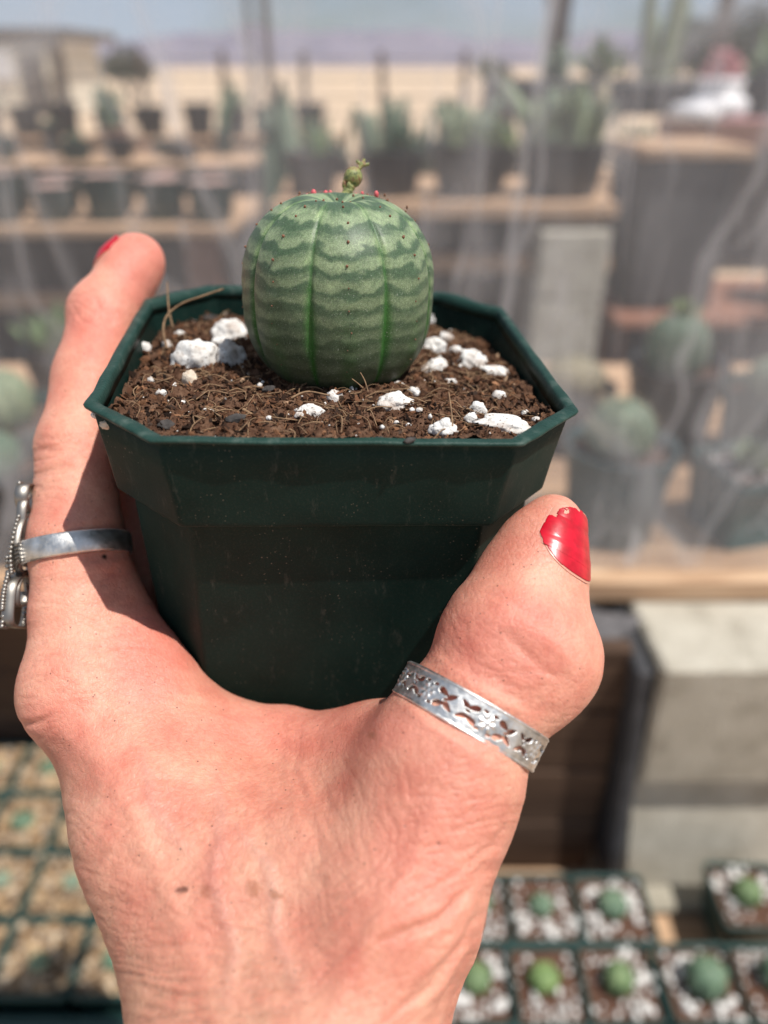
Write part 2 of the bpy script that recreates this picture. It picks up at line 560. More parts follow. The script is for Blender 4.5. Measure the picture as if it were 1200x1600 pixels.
# roots and fibres
m_root = noise_mat('dry_roots', [(0.3, (0.13, 0.075, 0.04)), (0.7, (0.32, 0.20, 0.11))], scale=800, rough=0.8)
def curve(pts, n=24):
    pts = np.asarray(pts, float)
    t = np.linspace(0, len(pts) - 1, n)
    out = []
    for s in t:
        i = min(int(s), len(pts) - 2); u = s - i
        p0, p1, p2, p3 = pts[max(i - 1, 0)], pts[i], pts[i + 1], pts[min(i + 2, len(pts) - 1)]
        out.append(0.5 * ((2 * p1) + (-p0 + p2) * u + (2 * p0 - 5 * p1 + 4 * p2 - p3) * u * u + (-p0 + 3 * p1 - 3 * p2 + p3) * u ** 3))
    return np.array(out)
for pts, r in (([(261, 546, .171), (255, 515, .1715), (262, 492, .172), (285, 474, .172), (315, 463, .172), (350, 451, .173)], 0.00028),
               ([(271, 515, .176), (264, 485, .1765), (261, 440, .177)], 0.00026),
               ([(708, 676, .134), (705, 640, .135), (701, 612, .137)], 0.00016),
               ([(455, 622, .141), (480, 612, .142), (515, 618, .141)], 0.00020),
               ([(575, 612, .140), (570, 595, .140), (563, 582, .140)], 0.00014),
               ([(567, 606, .140), (558, 598, .140), (550, 592, .140)], 0.00012),
               ([(380, 640, .139), (410, 655, .137), (440, 658, .136)], 0.00030),
               ([(150, 615, .146), (165, 618, .146), (178, 612, .147)], 0.00010)):
    V, F = tube(curve([P(*q) for q in pts]), r * np.linspace(1.1, 0.7, 24), 6)
    obj('root', V, F, m_root, soil)
parts = []
for i in range(700):
    x, y = rng.uniform(-PH, PH, 2)
    if not inoct(np.array([x]), np.array([y]), 0.006)[0]: continue
    a, ln = rng.uniform(0, 2 * pi), rng.uniform(0.002, 0.008)
    b = a + rng.normal(0, 0.9)
    q = [(x, y), (x + cos(a) * ln / 2, y + sin(a) * ln / 2), (x + cos(a) * ln / 2 + cos(b) * ln / 2, y + sin(a) * ln / 2 + sin(b) * ln / 2)]
    q = np.array(q)
    if not inoct(q[:, 0], q[:, 1], 0.0035).all(): continue
    z = soil_h(q[:, 0], q[:, 1]) + np.array([0.0001, rng.uniform(0.0003, 0.0014), rng.uniform(0.0, 0.0010)])
    parts.append(tube(curve(np.c_[q, z], 9), rng.uniform(0.00005, 0.00014), 4))
V, F = merge(parts)
obj('root_fibres', pw(V), F, m_root, soil, kind='stuff')
m_bark = noise_mat('bark', [(0.3, (0.02, 0.018, 0.017)), (0.7, (0.07, 0.06, 0.055))], scale=600, rough=0.85, bump=0.6, bscale=1500, bdist=0.0004)
for i, (px, py, w, h) in enumerate([(368, 658, 36, 34), (262, 668, 30, 20), (420, 610, 24, 20), (590, 690, 22, 12), (330, 500, 24, 16), (640, 690, 20, 10)]):
    q, t = soil_at(px, py)
    r = 0.5 * w * t / FPX
    U = ICO[2][0]
    Vp = U * (1 + 0.45 * fbm(U * 2 + i * 5, 3, 70 + i))[:, None] * np.array([r, r * 0.6, 0.35 * r])
    Vp = rot_about(Vp, np.zeros(3), nrm(rng.normal(0, 1, 3)), rng.uniform(0.2, 0.8))
    obj('bark_chip', pw(Vp + q + np.array([0, 0, r * 0.25])), ICO[2][1], m_bark, soil, smooth=False)

# ------------------------------------------------------------------ the cactus
CB = pw([0.0015, -0.0010, -0.0085])                    # centre of its base in the soil
cactus = thing('cactus', 'round green ribbed cactus with pale chevron bands growing in the held pot', 'cactus', CB)
CR, CH = 0.0197, 0.0395
nphi, nt = 512, 260
phi = np.linspace(0, 2 * pi, nphi, endpoint=False)
s = np.linspace(0, 1, nt)
lat = -pi / 2 * 0.94 + s * (pi * 0.97)
pwr = 0.80
rad = np.abs(np.cos(lat)) ** pwr
hz = np.sign(np.sin(lat)) * np.abs(np.sin(lat)) ** pwr
PHI, RAD = np.meshgrid(phi, rad, indexing='ij')
HZ = np.meshgrid(phi, hz, indexing='ij')[1]
off = radians(9.0)
u = ((PHI - off + pi / 8) / (pi / 4)) % 1.0 * 2 - 1      # -1..1 across a rib, 0 on its ridge
edge = 1 - np.abs(u)
pt = np.stack([np.sin(PHI).ravel() * 6, np.cos(PHI).ravel() * 6, HZ.ravel() * 5], 1)
nz1 = fbm(pt * 0.6, 3, 5).reshape(u.shape)
ribd = 0.022 * np.exp(-(edge / 0.09) ** 2) + 0.036 * u ** 2
tub = 0.006 * np.exp(-(u / 0.22) ** 2) * (0.5 + 0.5 * np.cos(2 * pi * (HZ * 5.2 + 0.1)))
topfade = np.clip(RAD * 2.2, 0, 1)
R = CR * RAD * (1 - ribd * topfade + tub * topfade + 0.012 * nz1)
dim = 0.0022 * np.exp(-(R / 0.0045) ** 2) * (HZ > 0)
Z = CH * 0.5 * (HZ + 1) - dim
Xc, Yc = R * np.sin(PHI), -R * np.cos(PHI)
tilt = np.array(Matrix.Rotation(radians(1.5), 3, 'Y'))
CVt = np.stack([Xc.ravel(), Yc.ravel(), Z.ravel()], 1)
CVt = CVt @ tilt.T + CB
F = grid_faces(nphi, nt, wrap_u=True)
# pigment: pale scalloped bands, dark furrows, brown base
fine = fbm(pt * 11, 3, 8).reshape(u.shape)
mid = fbm(pt * np.array([1.0, 1.0, 2.0]), 3, 9).reshape(u.shape)
ph = HZ * 6.0 + 0.32 * (1 - np.abs(u) ** 1.8) * np.clip(1.2 - np.abs(HZ - 0.15) * 1.5, -0.3, 1) + 0.04 * np.exp(-(u / 0.15) ** 2) + 0.26 * mid + 0.22 * nz1 + 0.16 * np.sin(np.floor((PHI - off + pi / 8) / (pi / 4)) * 2.7)
band = 0.5 + 0.40 * np.sin(2 * pi * ph) + 0.16 * np.sin(4 * pi * ph + 3 * mid + 1)
band = np.clip((band - 0.24) * 1.05 + 0.50 * mid + 0.16 * fine, 0, 1)
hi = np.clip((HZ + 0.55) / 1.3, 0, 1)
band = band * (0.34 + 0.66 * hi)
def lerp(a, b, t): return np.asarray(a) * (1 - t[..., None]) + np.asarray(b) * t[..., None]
low = np.clip((0.15 - HZ) / 0.9, 0, 1)  # lower half painted darker, like its shade under a high sun
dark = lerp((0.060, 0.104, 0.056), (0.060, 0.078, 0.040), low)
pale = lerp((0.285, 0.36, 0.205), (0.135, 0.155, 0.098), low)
col = lerp(np.broadcast_to(dark, dark.shape), (0, 0, 0), np.zeros(u.shape))
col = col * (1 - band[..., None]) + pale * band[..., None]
yel = np.exp(-((edge - 0.10) / 0.10) ** 2) * np.clip(HZ * 1.6, 0, 1) * (0.4 + 0.6 * band)
col = lerp(col, (0.24, 0.40, 0.12), np.clip(yel * 0.75, 0, 1)) if False else col * (1 - (yel * 0.42 * np.clip(0.5 + 1.2 * mid, 0, 1.4))[..., None]) + np.array((0.26, 0.38, 0.15)) * (yel * 0.42 * np.clip(0.5 + 1.2 * mid, 0, 1.4))[..., None]
wf = 0.05 + 0.11 * np.exp(-((HZ + 0.15) / 0.35) ** 2) + 0.04 * mid
fur = np.exp(-(edge / wf) ** 2) * np.clip(1.25 - np.clip(HZ, 0, 1) * 0.9, 0, 1)
fur = np.clip(fur * np.clip(0.95 - 0.25 * np.clip(HZ * 2, 0, 1), 0, 1), 0, 1)
col = col * (1 - fur[..., None]) + np.array((0.026, 0.120, 0.018)) * fur[..., None]
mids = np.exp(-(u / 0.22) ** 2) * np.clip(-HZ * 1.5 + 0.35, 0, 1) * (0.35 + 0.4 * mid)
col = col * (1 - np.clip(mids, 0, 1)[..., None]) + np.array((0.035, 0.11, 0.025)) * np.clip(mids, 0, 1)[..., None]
cork = np.clip((-HZ - 0.80 + 0.25 * mid) * 6, 0, 1)
col = col * (1 - cork[..., None]) + np.array((0.10, 0.065, 0.03)) * cork[..., None]
col = np.clip(col * (1 + 0.22 * fine[..., None]), 0.005, 1)
m_cac, N, L, B = mat('cactus_skin', (0.1, 0.2, 0.1), 0.48, 0.35)
at = nd(N, 'ShaderNodeVertexColor'); at.layer_name = 'tone'
tc = nd(N, 'ShaderNodeTexCoord')
n1 = nd(N, 'ShaderNodeTexNoise', Scale=5200.0, Detail=2.0)
L.new(tc.outputs['Object'], n1.inputs['Vector'])
sp = ramp(N, L, n1.outputs[0], [(0.42, (0.78, 0.78, 0.76)), (0.62, (1.25, 1.22, 1.25))])
c = mix(N, L, 1.0, at.outputs[0], sp.outputs[0], 'MULTIPLY')
n4 = nd(N, 'ShaderNodeTexNoise', Scale=3600.0, Detail=1.0); L.new(tc.outputs['Object'], n4.inputs['Vector'])
wd = ramp(N, L, n4.outputs[0], [(0.66, (0, 0, 0)), (0.78, (0.5, 0.5, 0.5))])
c = mix(N, L, wd.outputs[0], c, (0.42, 0.46, 0.38))
L.new(c, B.inputs['Base Color'])
B.inputs['Subsurface Weight'].default_value = 0.12
B.inputs['Subsurface Radius'].default_value = (0.3, 1.0, 0.2)
B.inputs['Subsurface Scale'].default_value = 0.0012
bp = nd(N, 'ShaderNodeBump', Strength=0.35, Distance=0.00008)
L.new(n1.outputs[0], bp.inputs['Height']); L.new(bp.outputs[0], B.inputs['Normal'])
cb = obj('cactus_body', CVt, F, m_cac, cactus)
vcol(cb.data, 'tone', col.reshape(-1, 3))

def cactus_pt(ph_, hzv, out=0.0):
    """point on the body's surface at azimuth ph_ (0 = toward viewer, + right) and height hzv in -1..1"""
    i = int(round((ph_ % (2 * pi)) / (2 * pi) * nphi)) % nphi
    j = int(np.argmin(np.abs(hz - hzv)))
    p = CVt[i * nt + j]
    a, b_ = CVt[((i + 1) % nphi) * nt + j], CVt[i * nt + min(j + 1, nt - 1)]
    nn_ = nrm(np.cross(a - p, b_ - p))
    if nn_ @ (p - (CB + np.array([0, 0, CH / 2]))) < 0: nn_ = -nn_
    return p + nn_ * out, nn_

m_areole = noise_mat('brown_areoles', [(0.3, (0.10, 0.045, 0.025)), (0.7, (0.26, 0.13, 0.08))], scale=2000, rough=0.8)
m_pinkbud = noise_mat('pink_buds', [(0.3, (0.55, 0.05, 0.07)), (0.7, (0.62, 0.16, 0.16))], scale=1500, rough=0.5)
m_fruit = noise_mat('fruit_skin', [(0.35, (0.09, 0.11, 0.045)), (0.5, (0.27, 0.29, 0.10)), (0.62, (0.20, 0.09, 0.05))], scale=900, rough=0.5, bump=0.6, bscale=2500, bdist=0.0003)
sv, sf = ICO[2]
for r_ in range(8):
    for hv in (0.985, 0.93, 0.84, 0.70, 0.52, 0.33, 0.12, -0.08, -0.28, -0.50):
        ph_ = off + r_ * pi / 4 + rng.normal(0, 0.02)
        if cos(ph_) < -0.35 and hv < 0.8: continue
        hv2 = hv + rng.normal(0, 0.012)
        p, nn_ = cactus_pt(ph_, hv2, 0.0)
        rs = (0.00024 if hv > 0.45 else 0.00015) * rng.uniform(0.7, 1.25)
        Vp = sv * np.array([rs, rs, rs]) * (1 + 0.3 * fbm(sv * 2 + r_ + hv * 9, 2, 4))[:, None]
        Vp = Vp + nn_ * (sv @ nn_)[:, None] * rs * 0.4
        obj('areole', Vp + p + nn_ * rs * 0.25, sf, m_areole, cactus)
for (px, py, r) in ((490, 306, 5.0), (509, 307, 4.6), (588, 307, 4.2), (556, 309, 3.0), (527, 309, 2.6), (468, 305, 2.0), (601, 308, 2.2), (516, 305, 3.4), (480, 309, 2.8), (566, 306, 3.0), (580, 311, 2.4), (548, 312, 2.6), (497, 311, 2.4), (574, 309, 2.6), (636, 327, 2.0)):
    q = P(px, py - 3, 0.1545)
    rs = r * 0.165 / FPX
    Vp = sv * np.array([rs * 0.85, rs * 0.85, rs * 1.35])
    obj('flower_bud', Vp + q, sf, m_pinkbud if r > 2.5 else m_areole, cactus)
ZF = 0.1575
V, F = tube(curve([P(537, 318, ZF), P(540, 306, ZF), P(545, 296, ZF), P(549, 288, ZF)], 14), np.linspace(0.0012, 0.00095, 14) * (1 + 0.15 * np.sin(np.arange(14) * 1.9)), 10)
stalk = obj('fruit_stalk', V, F, m_fruit, cactus)
c = P(551, 277, ZF)
Vp = sv * 0.0
U, UF = ICO[3]
lob = 1 - 0.10 * np.abs(np.sin(1.5 * np.arctan2(U[:, 1], U[:, 0])))[:, None] * (1 - np.abs(U[:, 2:3]))
Vp = U * lob * np.array([0.00205, 0.00205, 0.0021])
obj('fruit', rot_about(Vp + c, c, (0, 1, 0), 0.35), UF, m_fruit, cactus)
V, F = tube(curve([P(557, 268, ZF), P(562, 262, ZF), P(566, 257, ZF)], 10), np.linspace(0.0004, 0.00055, 10), 8)
parts = [(V, F)]
for dx, dy, dz in ((-9, -7, 0), (11, -2, 0), (3, -10, .0008)):
    parts.append(tube(curve([P(566, 258, ZF), P(566 + dx * .6, 258 + dy * .5, ZF + dz), P(566 + dx, 258 + dy, ZF + dz)], 8), np.linspace(0.00045, 0.0003, 8), 6))
V, F = merge(parts)
obj('fruit_style', V, F, m_fruit, cactus)
for k in range(5):
    a = k * 1.3
    q = P(545 + 8 * sin(a), 287 + 4 * cos(a), ZF - 0.001 * cos(a))
    obj('sepal', sv * np.array([0.0005, 0.0004, 0.0009]) + q, sf, m_fruit, cactus)

# ------------------------------------------------------------------ the hand: one continuous surface grown from a signed distance field
def rcone(Pn, a, b, ra, rb):
    ba = b - a
    l2 = ba @ ba
    h = np.clip(((Pn - a) @ ba) / l2, 0, 1)
    return np.linalg.norm(Pn - a - h[:, None] * ba, axis=1) - (ra + (rb - ra) * h)

def smin(a, b, k):
    h = np.clip(0.5 + 0.5 * (b - a) / k, 0, 1)
    return b * (1 - h) + a * h - k * h * (1 - h)

def J(px, py, z, r):
    return (P(px, py, z), r * z / FPX)

def chain(js):
    return [(js[i][0], js[i + 1][0], js[i][1], js[i + 1][1]) for i in range(len(js) - 1)]

def Wj(x, y, z, r):
    return (np.array([x, y, z]), r)

IDX = [J(118, 1070, .152, 62), J(118, 960, .157, 64), J(120, 850, .162, 69), J(121, 700, .171, 59), J(142, 590, .179, 54), J(166, 490, .187, 52), J(202, 425, .192, 44), J(215, 408, .193, 42)]
THB = [J(684, 1225, .1285, 98), J(730, 1115, .1330, 88), J(800, 1005, .1375, 114), J(830, 910, .1415, 84), J(848, 850, .1430, 62), J(866, 815, .1435, 43)]
palm_off = np.array([0.004, 0.012, -0.017])
def shifted(js, d, s=1.0):
    return [(p + d * (0.6 + 0.4 * min(1, i / 2)), r * s) for i, (p, r) in enumerate(js)]
MID = shifted(IDX[:6], palm_off * 1.05, 1.0) + [(IDX[6][0] + palm_off * 1.3 + np.array([0.012, 0.014, -0.010]), .0070), (IDX[7][0] + palm_off * 1.3 + np.array([0.024, 0.018, -0.014]), .0064)]
RNG = shifted(IDX[:5], palm_off * 2.1, 0.95) + [(IDX[5][0] + palm_off * 2.0 + np.array([0.010, 0.012, -.004]), .0070), (IDX[6][0] + palm_off * 2.0 + np.array([0.022, 0.018, -.006]), .0064)]
PNK = shifted(IDX[:5], palm_off * 3.0, 0.82) + [(IDX[5][0] + palm_off * 2.9 + np.array([0.014, 0.006, -.012]), .0058), (IDX[6][0] + palm_off * 2.9 + np.array([0.024, 0.008, -.016]), .0052)]
BODY = [
    (J(126, 1080, .152, 62), J(238, 1300, .140, 94)), (J(238, 1300, .140, 96), J(346, 1600, .1215, 108)),      # index metacarpal
    (J(684, 1225, .1285, 98), J(618, 1410, .1235, 118)), (J(618, 1410, .1235, 118), J(512, 1640, .1175, 132)),  # thumb metacarpal
    (J(260, 1190, .152, 92), J(400, 1420, .135, 150)), (J(400, 1420, .135, 150), J(435, 1660, .1205, 150)),    # first interosseous
    (J(420, 1215, .158, 80), J(520, 1400, .136, 140)), (J(610, 1190, .149, 76), J(590, 1340, .136, 140)),
    (J(455, 1210, .160, 74), J(560, 1205, .155, 74)), (J(300, 1165, .160, 74), J(455, 1205, .160, 74)), (J(560, 1200, .152, 78), J(680, 1185, .138, 92)), (J(560, 1250, .146, 80), J(680, 1240, .134, 96)),
    (J(200, 1080, .158, 84), J(300, 1180, .156, 80)), (J(160, 930, .162, 60), J(215, 1060, .160, 78)),
    (J(640, 1440, .140, 110), J(528, 1640, .132, 122)),                                                         # thenar, palm side
]
PALM = []
for k_ in (1.0, 2.0, 2.9):
    d_ = palm_off * k_
    PALM += [(J(112, 1080, .152, 84)[0] + d_ * .62, .0112, J(318, 1600, .1215, 108)[0] + d_ * .55, .0128)]
PALM += [(P(330, 1230, .165) + palm_off * .8, .014, P(470, 1560, .130) + palm_off * .8, .017),
         (P(330, 1230, .165) + palm_off * 1.8, .014, P(470, 1560, .130) + palm_off * 1.4, .016)]
w0, w1 = P(352, 1625, .1205), P(512, 1650, .1165)
ARM = [(w0, np.array([-0.050, -0.110, 1.116]), .0112, .024), (w1, np.array([-0.008, -0.115, 1.112]), .0135, .024), (P(445, 1650, .1205), np.array([-0.030, -0.11, 1.108]), .0150, .028),
       (w0 + palm_off * 1.3, np.array([-0.045, -0.10, 1.092]), .0125, .023), (w1 + palm_off * 1.1, np.array([-0.008, -0.10, 1.090]), .0125, .023)]

def pot_sdf(Pn):
    q = (Pn - PT) @ PR
    z = q[:, 2]
    ax, ay = np.abs(q[:, 0]), np.abs(q[:, 1])
    band = z > -0.0190
    t = np.clip((-z - 0.019) / 0.069, 0, 1)
    h = np.where(band, PH - 0.0006 + 0.0022 * np.clip(z / 0.018, -1, 0), PH - 0.0051 - 0.0050 * t)
    c = np.where(band, PC, 0.0127 - 0.0060 * t)
    d = np.maximum(np.maximum(ax, ay) - h, (ax + ay - (2 * h - c)) * 0.7071)
    return np.maximum(d, -0.0885 - z)

def hand_sdf(Pn):
    d = np.full(len(Pn), 1.0)
    for a, b in BODY:
        d = smin(d, rcone(Pn, a[0], b[0], a[1], b[1]), 0.009)
    for a, ra, b, rb in PALM:
        d = smin(d, rcone(Pn, a, b, ra, rb), 0.010)
    for a, b, ra, rb in ARM:
        d = smin(d, rcone(Pn, a, b, ra, rb), 0.010)
    for js, k in ((IDX, 0.006), (THB, 0.011), (MID, 0.005), (RNG, 0.005), (PNK, 0.005)):
        f = np.full(len(Pn), 1.0)
        for a, b, ra, rb in chain(js):
            f = smin(f, rcone(Pn, a, b, ra, rb), 0.003)
        d = smin(d, f, k)
    for q, r, k in ((P(880, 1026, .1355), 46 * .1355 / FPX, 0.008), (P(98, 1085, .151), 36 * .151 / FPX, 0.012), (P(832, 1070, .1345), 52 * .1345 / FPX, 0.010), (P(150, 487, .186), 33 * .186 / FPX, 0.004)):
        d = smin(d, np.linalg.norm(Pn - q, axis=1) - r, k)
    e = -(pot_sdf(Pn) - 0.00015)
    k = 0.0015
    h = np.clip(0.5 - 0.5 * (e - d) / k, 0, 1)
    return e * (1 - h) + d * h + k * h * (1 - h)

def surface_nets(sdf, lo, hi, h):
    n = np.ceil((hi - lo) / h).astype(int)
    n = (n // 4 + 1) * 4 + 1
    ax = [lo[i] + h * np.arange(n[i]) for i in range(3)]
    cs = [a[::4] for a in ax]
    G = np.stack(np.meshgrid(*cs, indexing='ij'), -1).reshape(-1, 3)
    co = sdf(G).reshape([len(c) for c in cs])
    up = co
    for d_ in range(3):
        up = np.repeat(up, 4, axis=d_)
    up = up[tuple(slice(0, n[i]) for i in range(3))]
    # shift so that coarse samples sit at block starts: treat distance conservatively
    Fv = up.copy()
    M = np.abs(up) < h * 9
    ii = np.argwhere(M)
    pts = lo + ii * h
    out = np.empty(len(pts))
    for s0 in range(0, len(pts), 400000):
        out[s0:s0 + 400000] = sdf(pts[s0:s0 + 400000])
    Fv[M] = out
    I = Fv < 0
    m = [slice(0, -1), slice(1, None)]
    cnt = np.zeros([k - 1 for k in n], int)
    for a in (0, 1):
        for b in (0, 1):
            for c in (0, 1):
                cnt += I[m[a], m[b], m[c]]
    act = (cnt > 0) & (cnt < 8)
    ids = -np.ones(act.shape, np.int64)
    cells = np.argwhere(act)
    ids[act] = np.arange(len(cells))
    acc, num = np.zeros((len(cells), 3)), np.zeros(len(cells))
    cor = np.array([[a, b, c] for a in (0, 1) for b in (0, 1) for c in (0, 1)])
    cv = np.stack([Fv[cells[:, 0] + c[0], cells[:, 1] + c[1], cells[:, 2] + c[2]] for c in cor], 1)
    for i in range(8):
        for j in range(i + 1, 8):
            if np.abs(cor[i] - cor[j]).sum() != 1: continue
            x = (cv[:, i] < 0) != (cv[:, j] < 0)
            t = cv[x, i] / (cv[x, i] - cv[x, j])
            acc[x] += cor[i] + t[:, None] * (cor[j] - cor[i])
            num[x] += 1
    V = lo + (cells + acc / num[:, None]) * h
    quads = []
    for d_ in range(3):
        a = [slice(None)] * 3; b = [slice(None)] * 3
        a[d_], b[d_] = slice(0, -1), slice(1, None)
        s0, s1 = I[tuple(a)], I[tuple(b)]
        e = np.argwhere(s0 != s1)
        d1, d2 = (d_ + 1) % 3, (d_ + 2) % 3
        ok = (e[:, d1] > 0) & (e[:, d2] > 0) & (e[:, d1] < n[d1] - 1) & (e[:, d2] < n[d2] - 1)
        e = e[ok]
        q = []
        for o1, o2 in ((1, 1), (0, 1), (0, 0), (1, 0)):
            c = e.copy(); c[:, d1] -= o1; c[:, d2] -= o2
            q.append(ids[c[:, 0], c[:, 1], c[:, 2]])
        q = np.stack(q, 1)
        fl = s0[e[:, 0], e[:, 1], e[:, 2]]
        q[~fl] = q[~fl][:, ::-1]
        quads.append(q)
    return V, np.vstack(quads)

def grad(P_, e=0.0002):
    g = np.stack([hand_sdf(P_ + np.eye(3)[i] * e) - hand_sdf(P_ - np.eye(3)[i] * e) for i in range(3)], 1)
    return g / np.linalg.norm(g, axis=1, keepdims=True)

def to_skin(P_, it=6):
    P_ = np.array(P_, float)
    for _ in range(it):
        P_ = P_ - grad(P_) * hand_sdf(P_)[:, None]
    return P_, grad(P_)

allp = [a[0] for ab in BODY for a in ab] + [j[0] for js in (IDX, THB, MID, RNG, PNK) for j in js] + [q for a in ARM for q in a[:2]]
lo = np.min(allp, 0) - 0.030
hi = np.max(allp, 0) + 0.030
HV, HF = surface_nets(hand_sdf, lo, hi, 0.00085)

def subdivide(V, Fq):
    me = make_mesh('hand_cage', V, Fq)
    o = bpy.data.objects.new('hand_cage', me)
    COL.objects.link(o)
    sm = o.modifiers.new('smooth', 'SMOOTH'); sm.factor = 0.5; sm.iterations = 4
    ss = o.modifiers.new('subsurf', 'SUBSURF'); ss.levels = 1
    dg = bpy.context.evaluated_depsgraph_get()
    me2 = bpy.data.meshes.new_from_object(o.evaluated_get(dg))
    bpy.data.objects.remove(o); bpy.data.meshes.remove(me)
    V2 = np.empty(len(me2.vertices) * 3, np.float32); me2.vertices.foreach_get('co', V2)
    N2 = np.empty(len(me2.vertices) * 3, np.float32); me2.vertices.foreach_get('normal', N2)
    F2 = np.empty(len(me2.loops), np.int32); me2.loops.foreach_get('vertex_index', F2)
    bpy.data.meshes.remove(me2)
    return V2.reshape(-1, 3).astype(float), F2.reshape(-1, 4), N2.reshape(-1, 3).astype(float)

HV, HF, HN = subdivide(HV, HF)
hpx, hpy, hz_ = proj(HV)
toc = CAM - HV
toc /= np.linalg.norm(toc, axis=1, keepdims=True)
facing = np.clip((np.einsum('ij,ij->i', HN, toc) + 0.15) * 4, 0, 1)
# keep to the near side of the hand: hidden fingers share pixels with the visible ones
facing *= (hz_ < 0.205)

def seg_dist(px, py, pts):
    d = np.full(len(px), 1e9); par = np.zeros(len(px))
    pts = np.asarray(pts, float)
    for i in range(len(pts) - 1):
        a, b = pts[i], pts[i + 1]
        ba = b - a
        h = np.clip(((px - a[0]) * ba[0] + (py - a[1]) * ba[1]) / (ba @ ba), 0, 1)
        e = np.hypot(px - a[0] - h * ba[0], py - a[1] - h * ba[1])
        k = e < d
        d[k] = e[k]; par[k] = (i + h[k]) / (len(pts) - 1)
    return d, par

def region(cx, cy, rx, ry, ang=0.0, soft=0.45):
    c, s_ = cos(radians(ang)), sin(radians(ang))
    x, y = (hpx - cx) * c + (hpy - cy) * s_, -(hpx - cx) * s_ + (hpy - cy) * c
    r = np.sqrt((x / rx) ** 2 + (y / ry) ** 2)
    t = np.clip((1 + soft - r) / (2 * soft), 0, 1)
    return t * t * (3 - 2 * t)

disp = np.zeros(len(HV))
wob = 5 * fbm(np.c_[hpx, hpy, hpx * 0] / 40, 2, 61)
CREASES = [  # photo polyline, depth in mm, half width in px
    ([(52, 743), (72, 736), (98, 727), (118, 727)], .38, 5), ([(55, 703), (68, 700), (86, 703)], .30, 5), ([(66, 665), (80, 668), (110, 664)], .10, 5),
    ([(28, 1132), (52, 1130), (78, 1116)], .40, 5), ([(30, 1092), (60, 1090)], .10, 4), ([(40, 1160), (62, 1152)], .15, 4),
    ([(760, 925), (800, 942), (845, 972), (885, 1005), (905, 1030)], .14, 6), ([(785, 985), (812, 1012), (840, 1040), (880, 1062)], .16, 7),
    ([(765, 1362), (730, 1402), (692, 1432), (640, 1456), (590, 1470)], .55, 8), ([(764, 1385), (745, 1430), (715, 1485), (670, 1540), (620, 1580)], .45, 8),
    ([(752, 1440), (735, 1490), (705, 1550), (670, 1600)], .5, 8), ([(800, 1290), (770, 1330), (720, 1370), (660, 1400)], .25, 7), ([(775, 1345), (735, 1378), (680, 1410)], .22, 6),
    ([(742, 1455), (700, 1500), (640, 1545)], .2, 6),
    ([(270, 1090), (330, 1106), (400, 1120)], .18, 8), ([(640, 1088), (700, 1135), (760, 1180), (820, 1210)], .25, 10),
    ([(208, 1535), (240, 1545), (280, 1552), (340, 1553)], .25, 5), ([(206, 1500), (250, 1508), (320, 1505)], .18, 5), ([(212, 1568), (270, 1580), (350, 1578)], .2, 5),
    ([(200, 1470), (260, 1478), (340, 1470)], .14, 5), ([(330, 1590), (420, 1580), (520, 1592)], .15, 6),
    ([(445, 1130), (437, 1180), (441, 1240), (452, 1290)], .10, 9), ([(466, 1140), (463, 1200), (475, 1270), (500, 1330)], .16, 7), ([(480, 1180), (500, 1240), (540, 1300)], .12, 7),
    ([(135, 912), (165, 905), (200, 880)], .10, 5), ([(145, 945), (190, 925), (215, 905)], .08, 5), ([(140, 975), (180, 968), (215, 972)], .10, 4),
    ([(160, 1010), (200, 1006), (240, 1012)], .08, 4),
]
for pts, dep, w in CREASES:
    d, par = seg_dist(hpx + wob, hpy + wob * 0.7, pts)
    fade = np.sin(np.clip(par, 0.02, 0.98) * pi) ** 0.4
    fade[(par <= 0) | (par >= 1)] *= 0.6
    disp -= facing * dep * 1e-3 * fade * (np.exp(-(d / w) ** 2) - 0.35 * np.exp(-((d - 2.0 * w) / (1.2 * w)) ** 2))

def wrinkles(R, ang, lam, amp, stretch=5.0, seed=1):
    """fine folds running along the direction ang (photo degrees), spaced lam pixels"""
    c, s_ = cos(radians(ang)), sin(radians(ang))
    a = (hpx * c + hpy * s_) / (lam * stretch)
    b = (-hpx * s_ + hpy * c) / lam
    n_ = vnoise(np.c_[a, b + 0.9 * vnoise(np.c_[a * 1.3, b * .2, a * 0] + 5, seed + 3), a * 0], seed)
    n2 = vnoise(np.c_[a * 1.7 + 31, b * 1.9, a * 0], seed + 7)
    r = (1 - np.abs(n_)) ** 4 + 0.5 * (1 - np.abs(n2)) ** 4
    return -facing * R * amp * 1.7e-3 * r
disp += wrinkles(region(730, 1290, 130, 110), -12, 8, .13, 6, 1)
disp += wrinkles(region(600, 1480, 170, 150), -38, 10, .14, 7, 2)
disp += wrinkles(region(320, 1530, 190, 120), 4, 11, .19, 7, 3)
disp += wrinkles(region(740, 1090, 90, 60, 30), 12, 7, .07, 6, 4)
disp += wrinkles(region(830, 1090, 90, 60, 30), 8, 6, .08, 6, 14)
disp += wrinkles(region(250, 1330, 200, 150), 25, 14, .10, 4, 5)
disp += wrinkles(region(250, 1330, 200, 150), -40, 14, .09, 4, 6)
disp += wrinkles(region(520, 1300, 220, 140), 70, 15, .08, 4, 8)
disp += wrinkles(region(130, 1000, 110, 160), -10, 13, .09, 4, 9)
disp += wrinkles(region(90, 720, 60, 70), -6, 10, .12, 4, 10)
disp += wrinkles(region(150, 480, 50, 45), 25, 9, .10, 4, 12)
disp += wrinkles(region(840, 990, 90, 80), 40, 8, .025, 4, 13)
disp += wrinkles(region(700, 980, 45, 110), 60, 8, .05, 5, 15)
disp += 0.00016 * fbm(HV * 200, 3, 21)
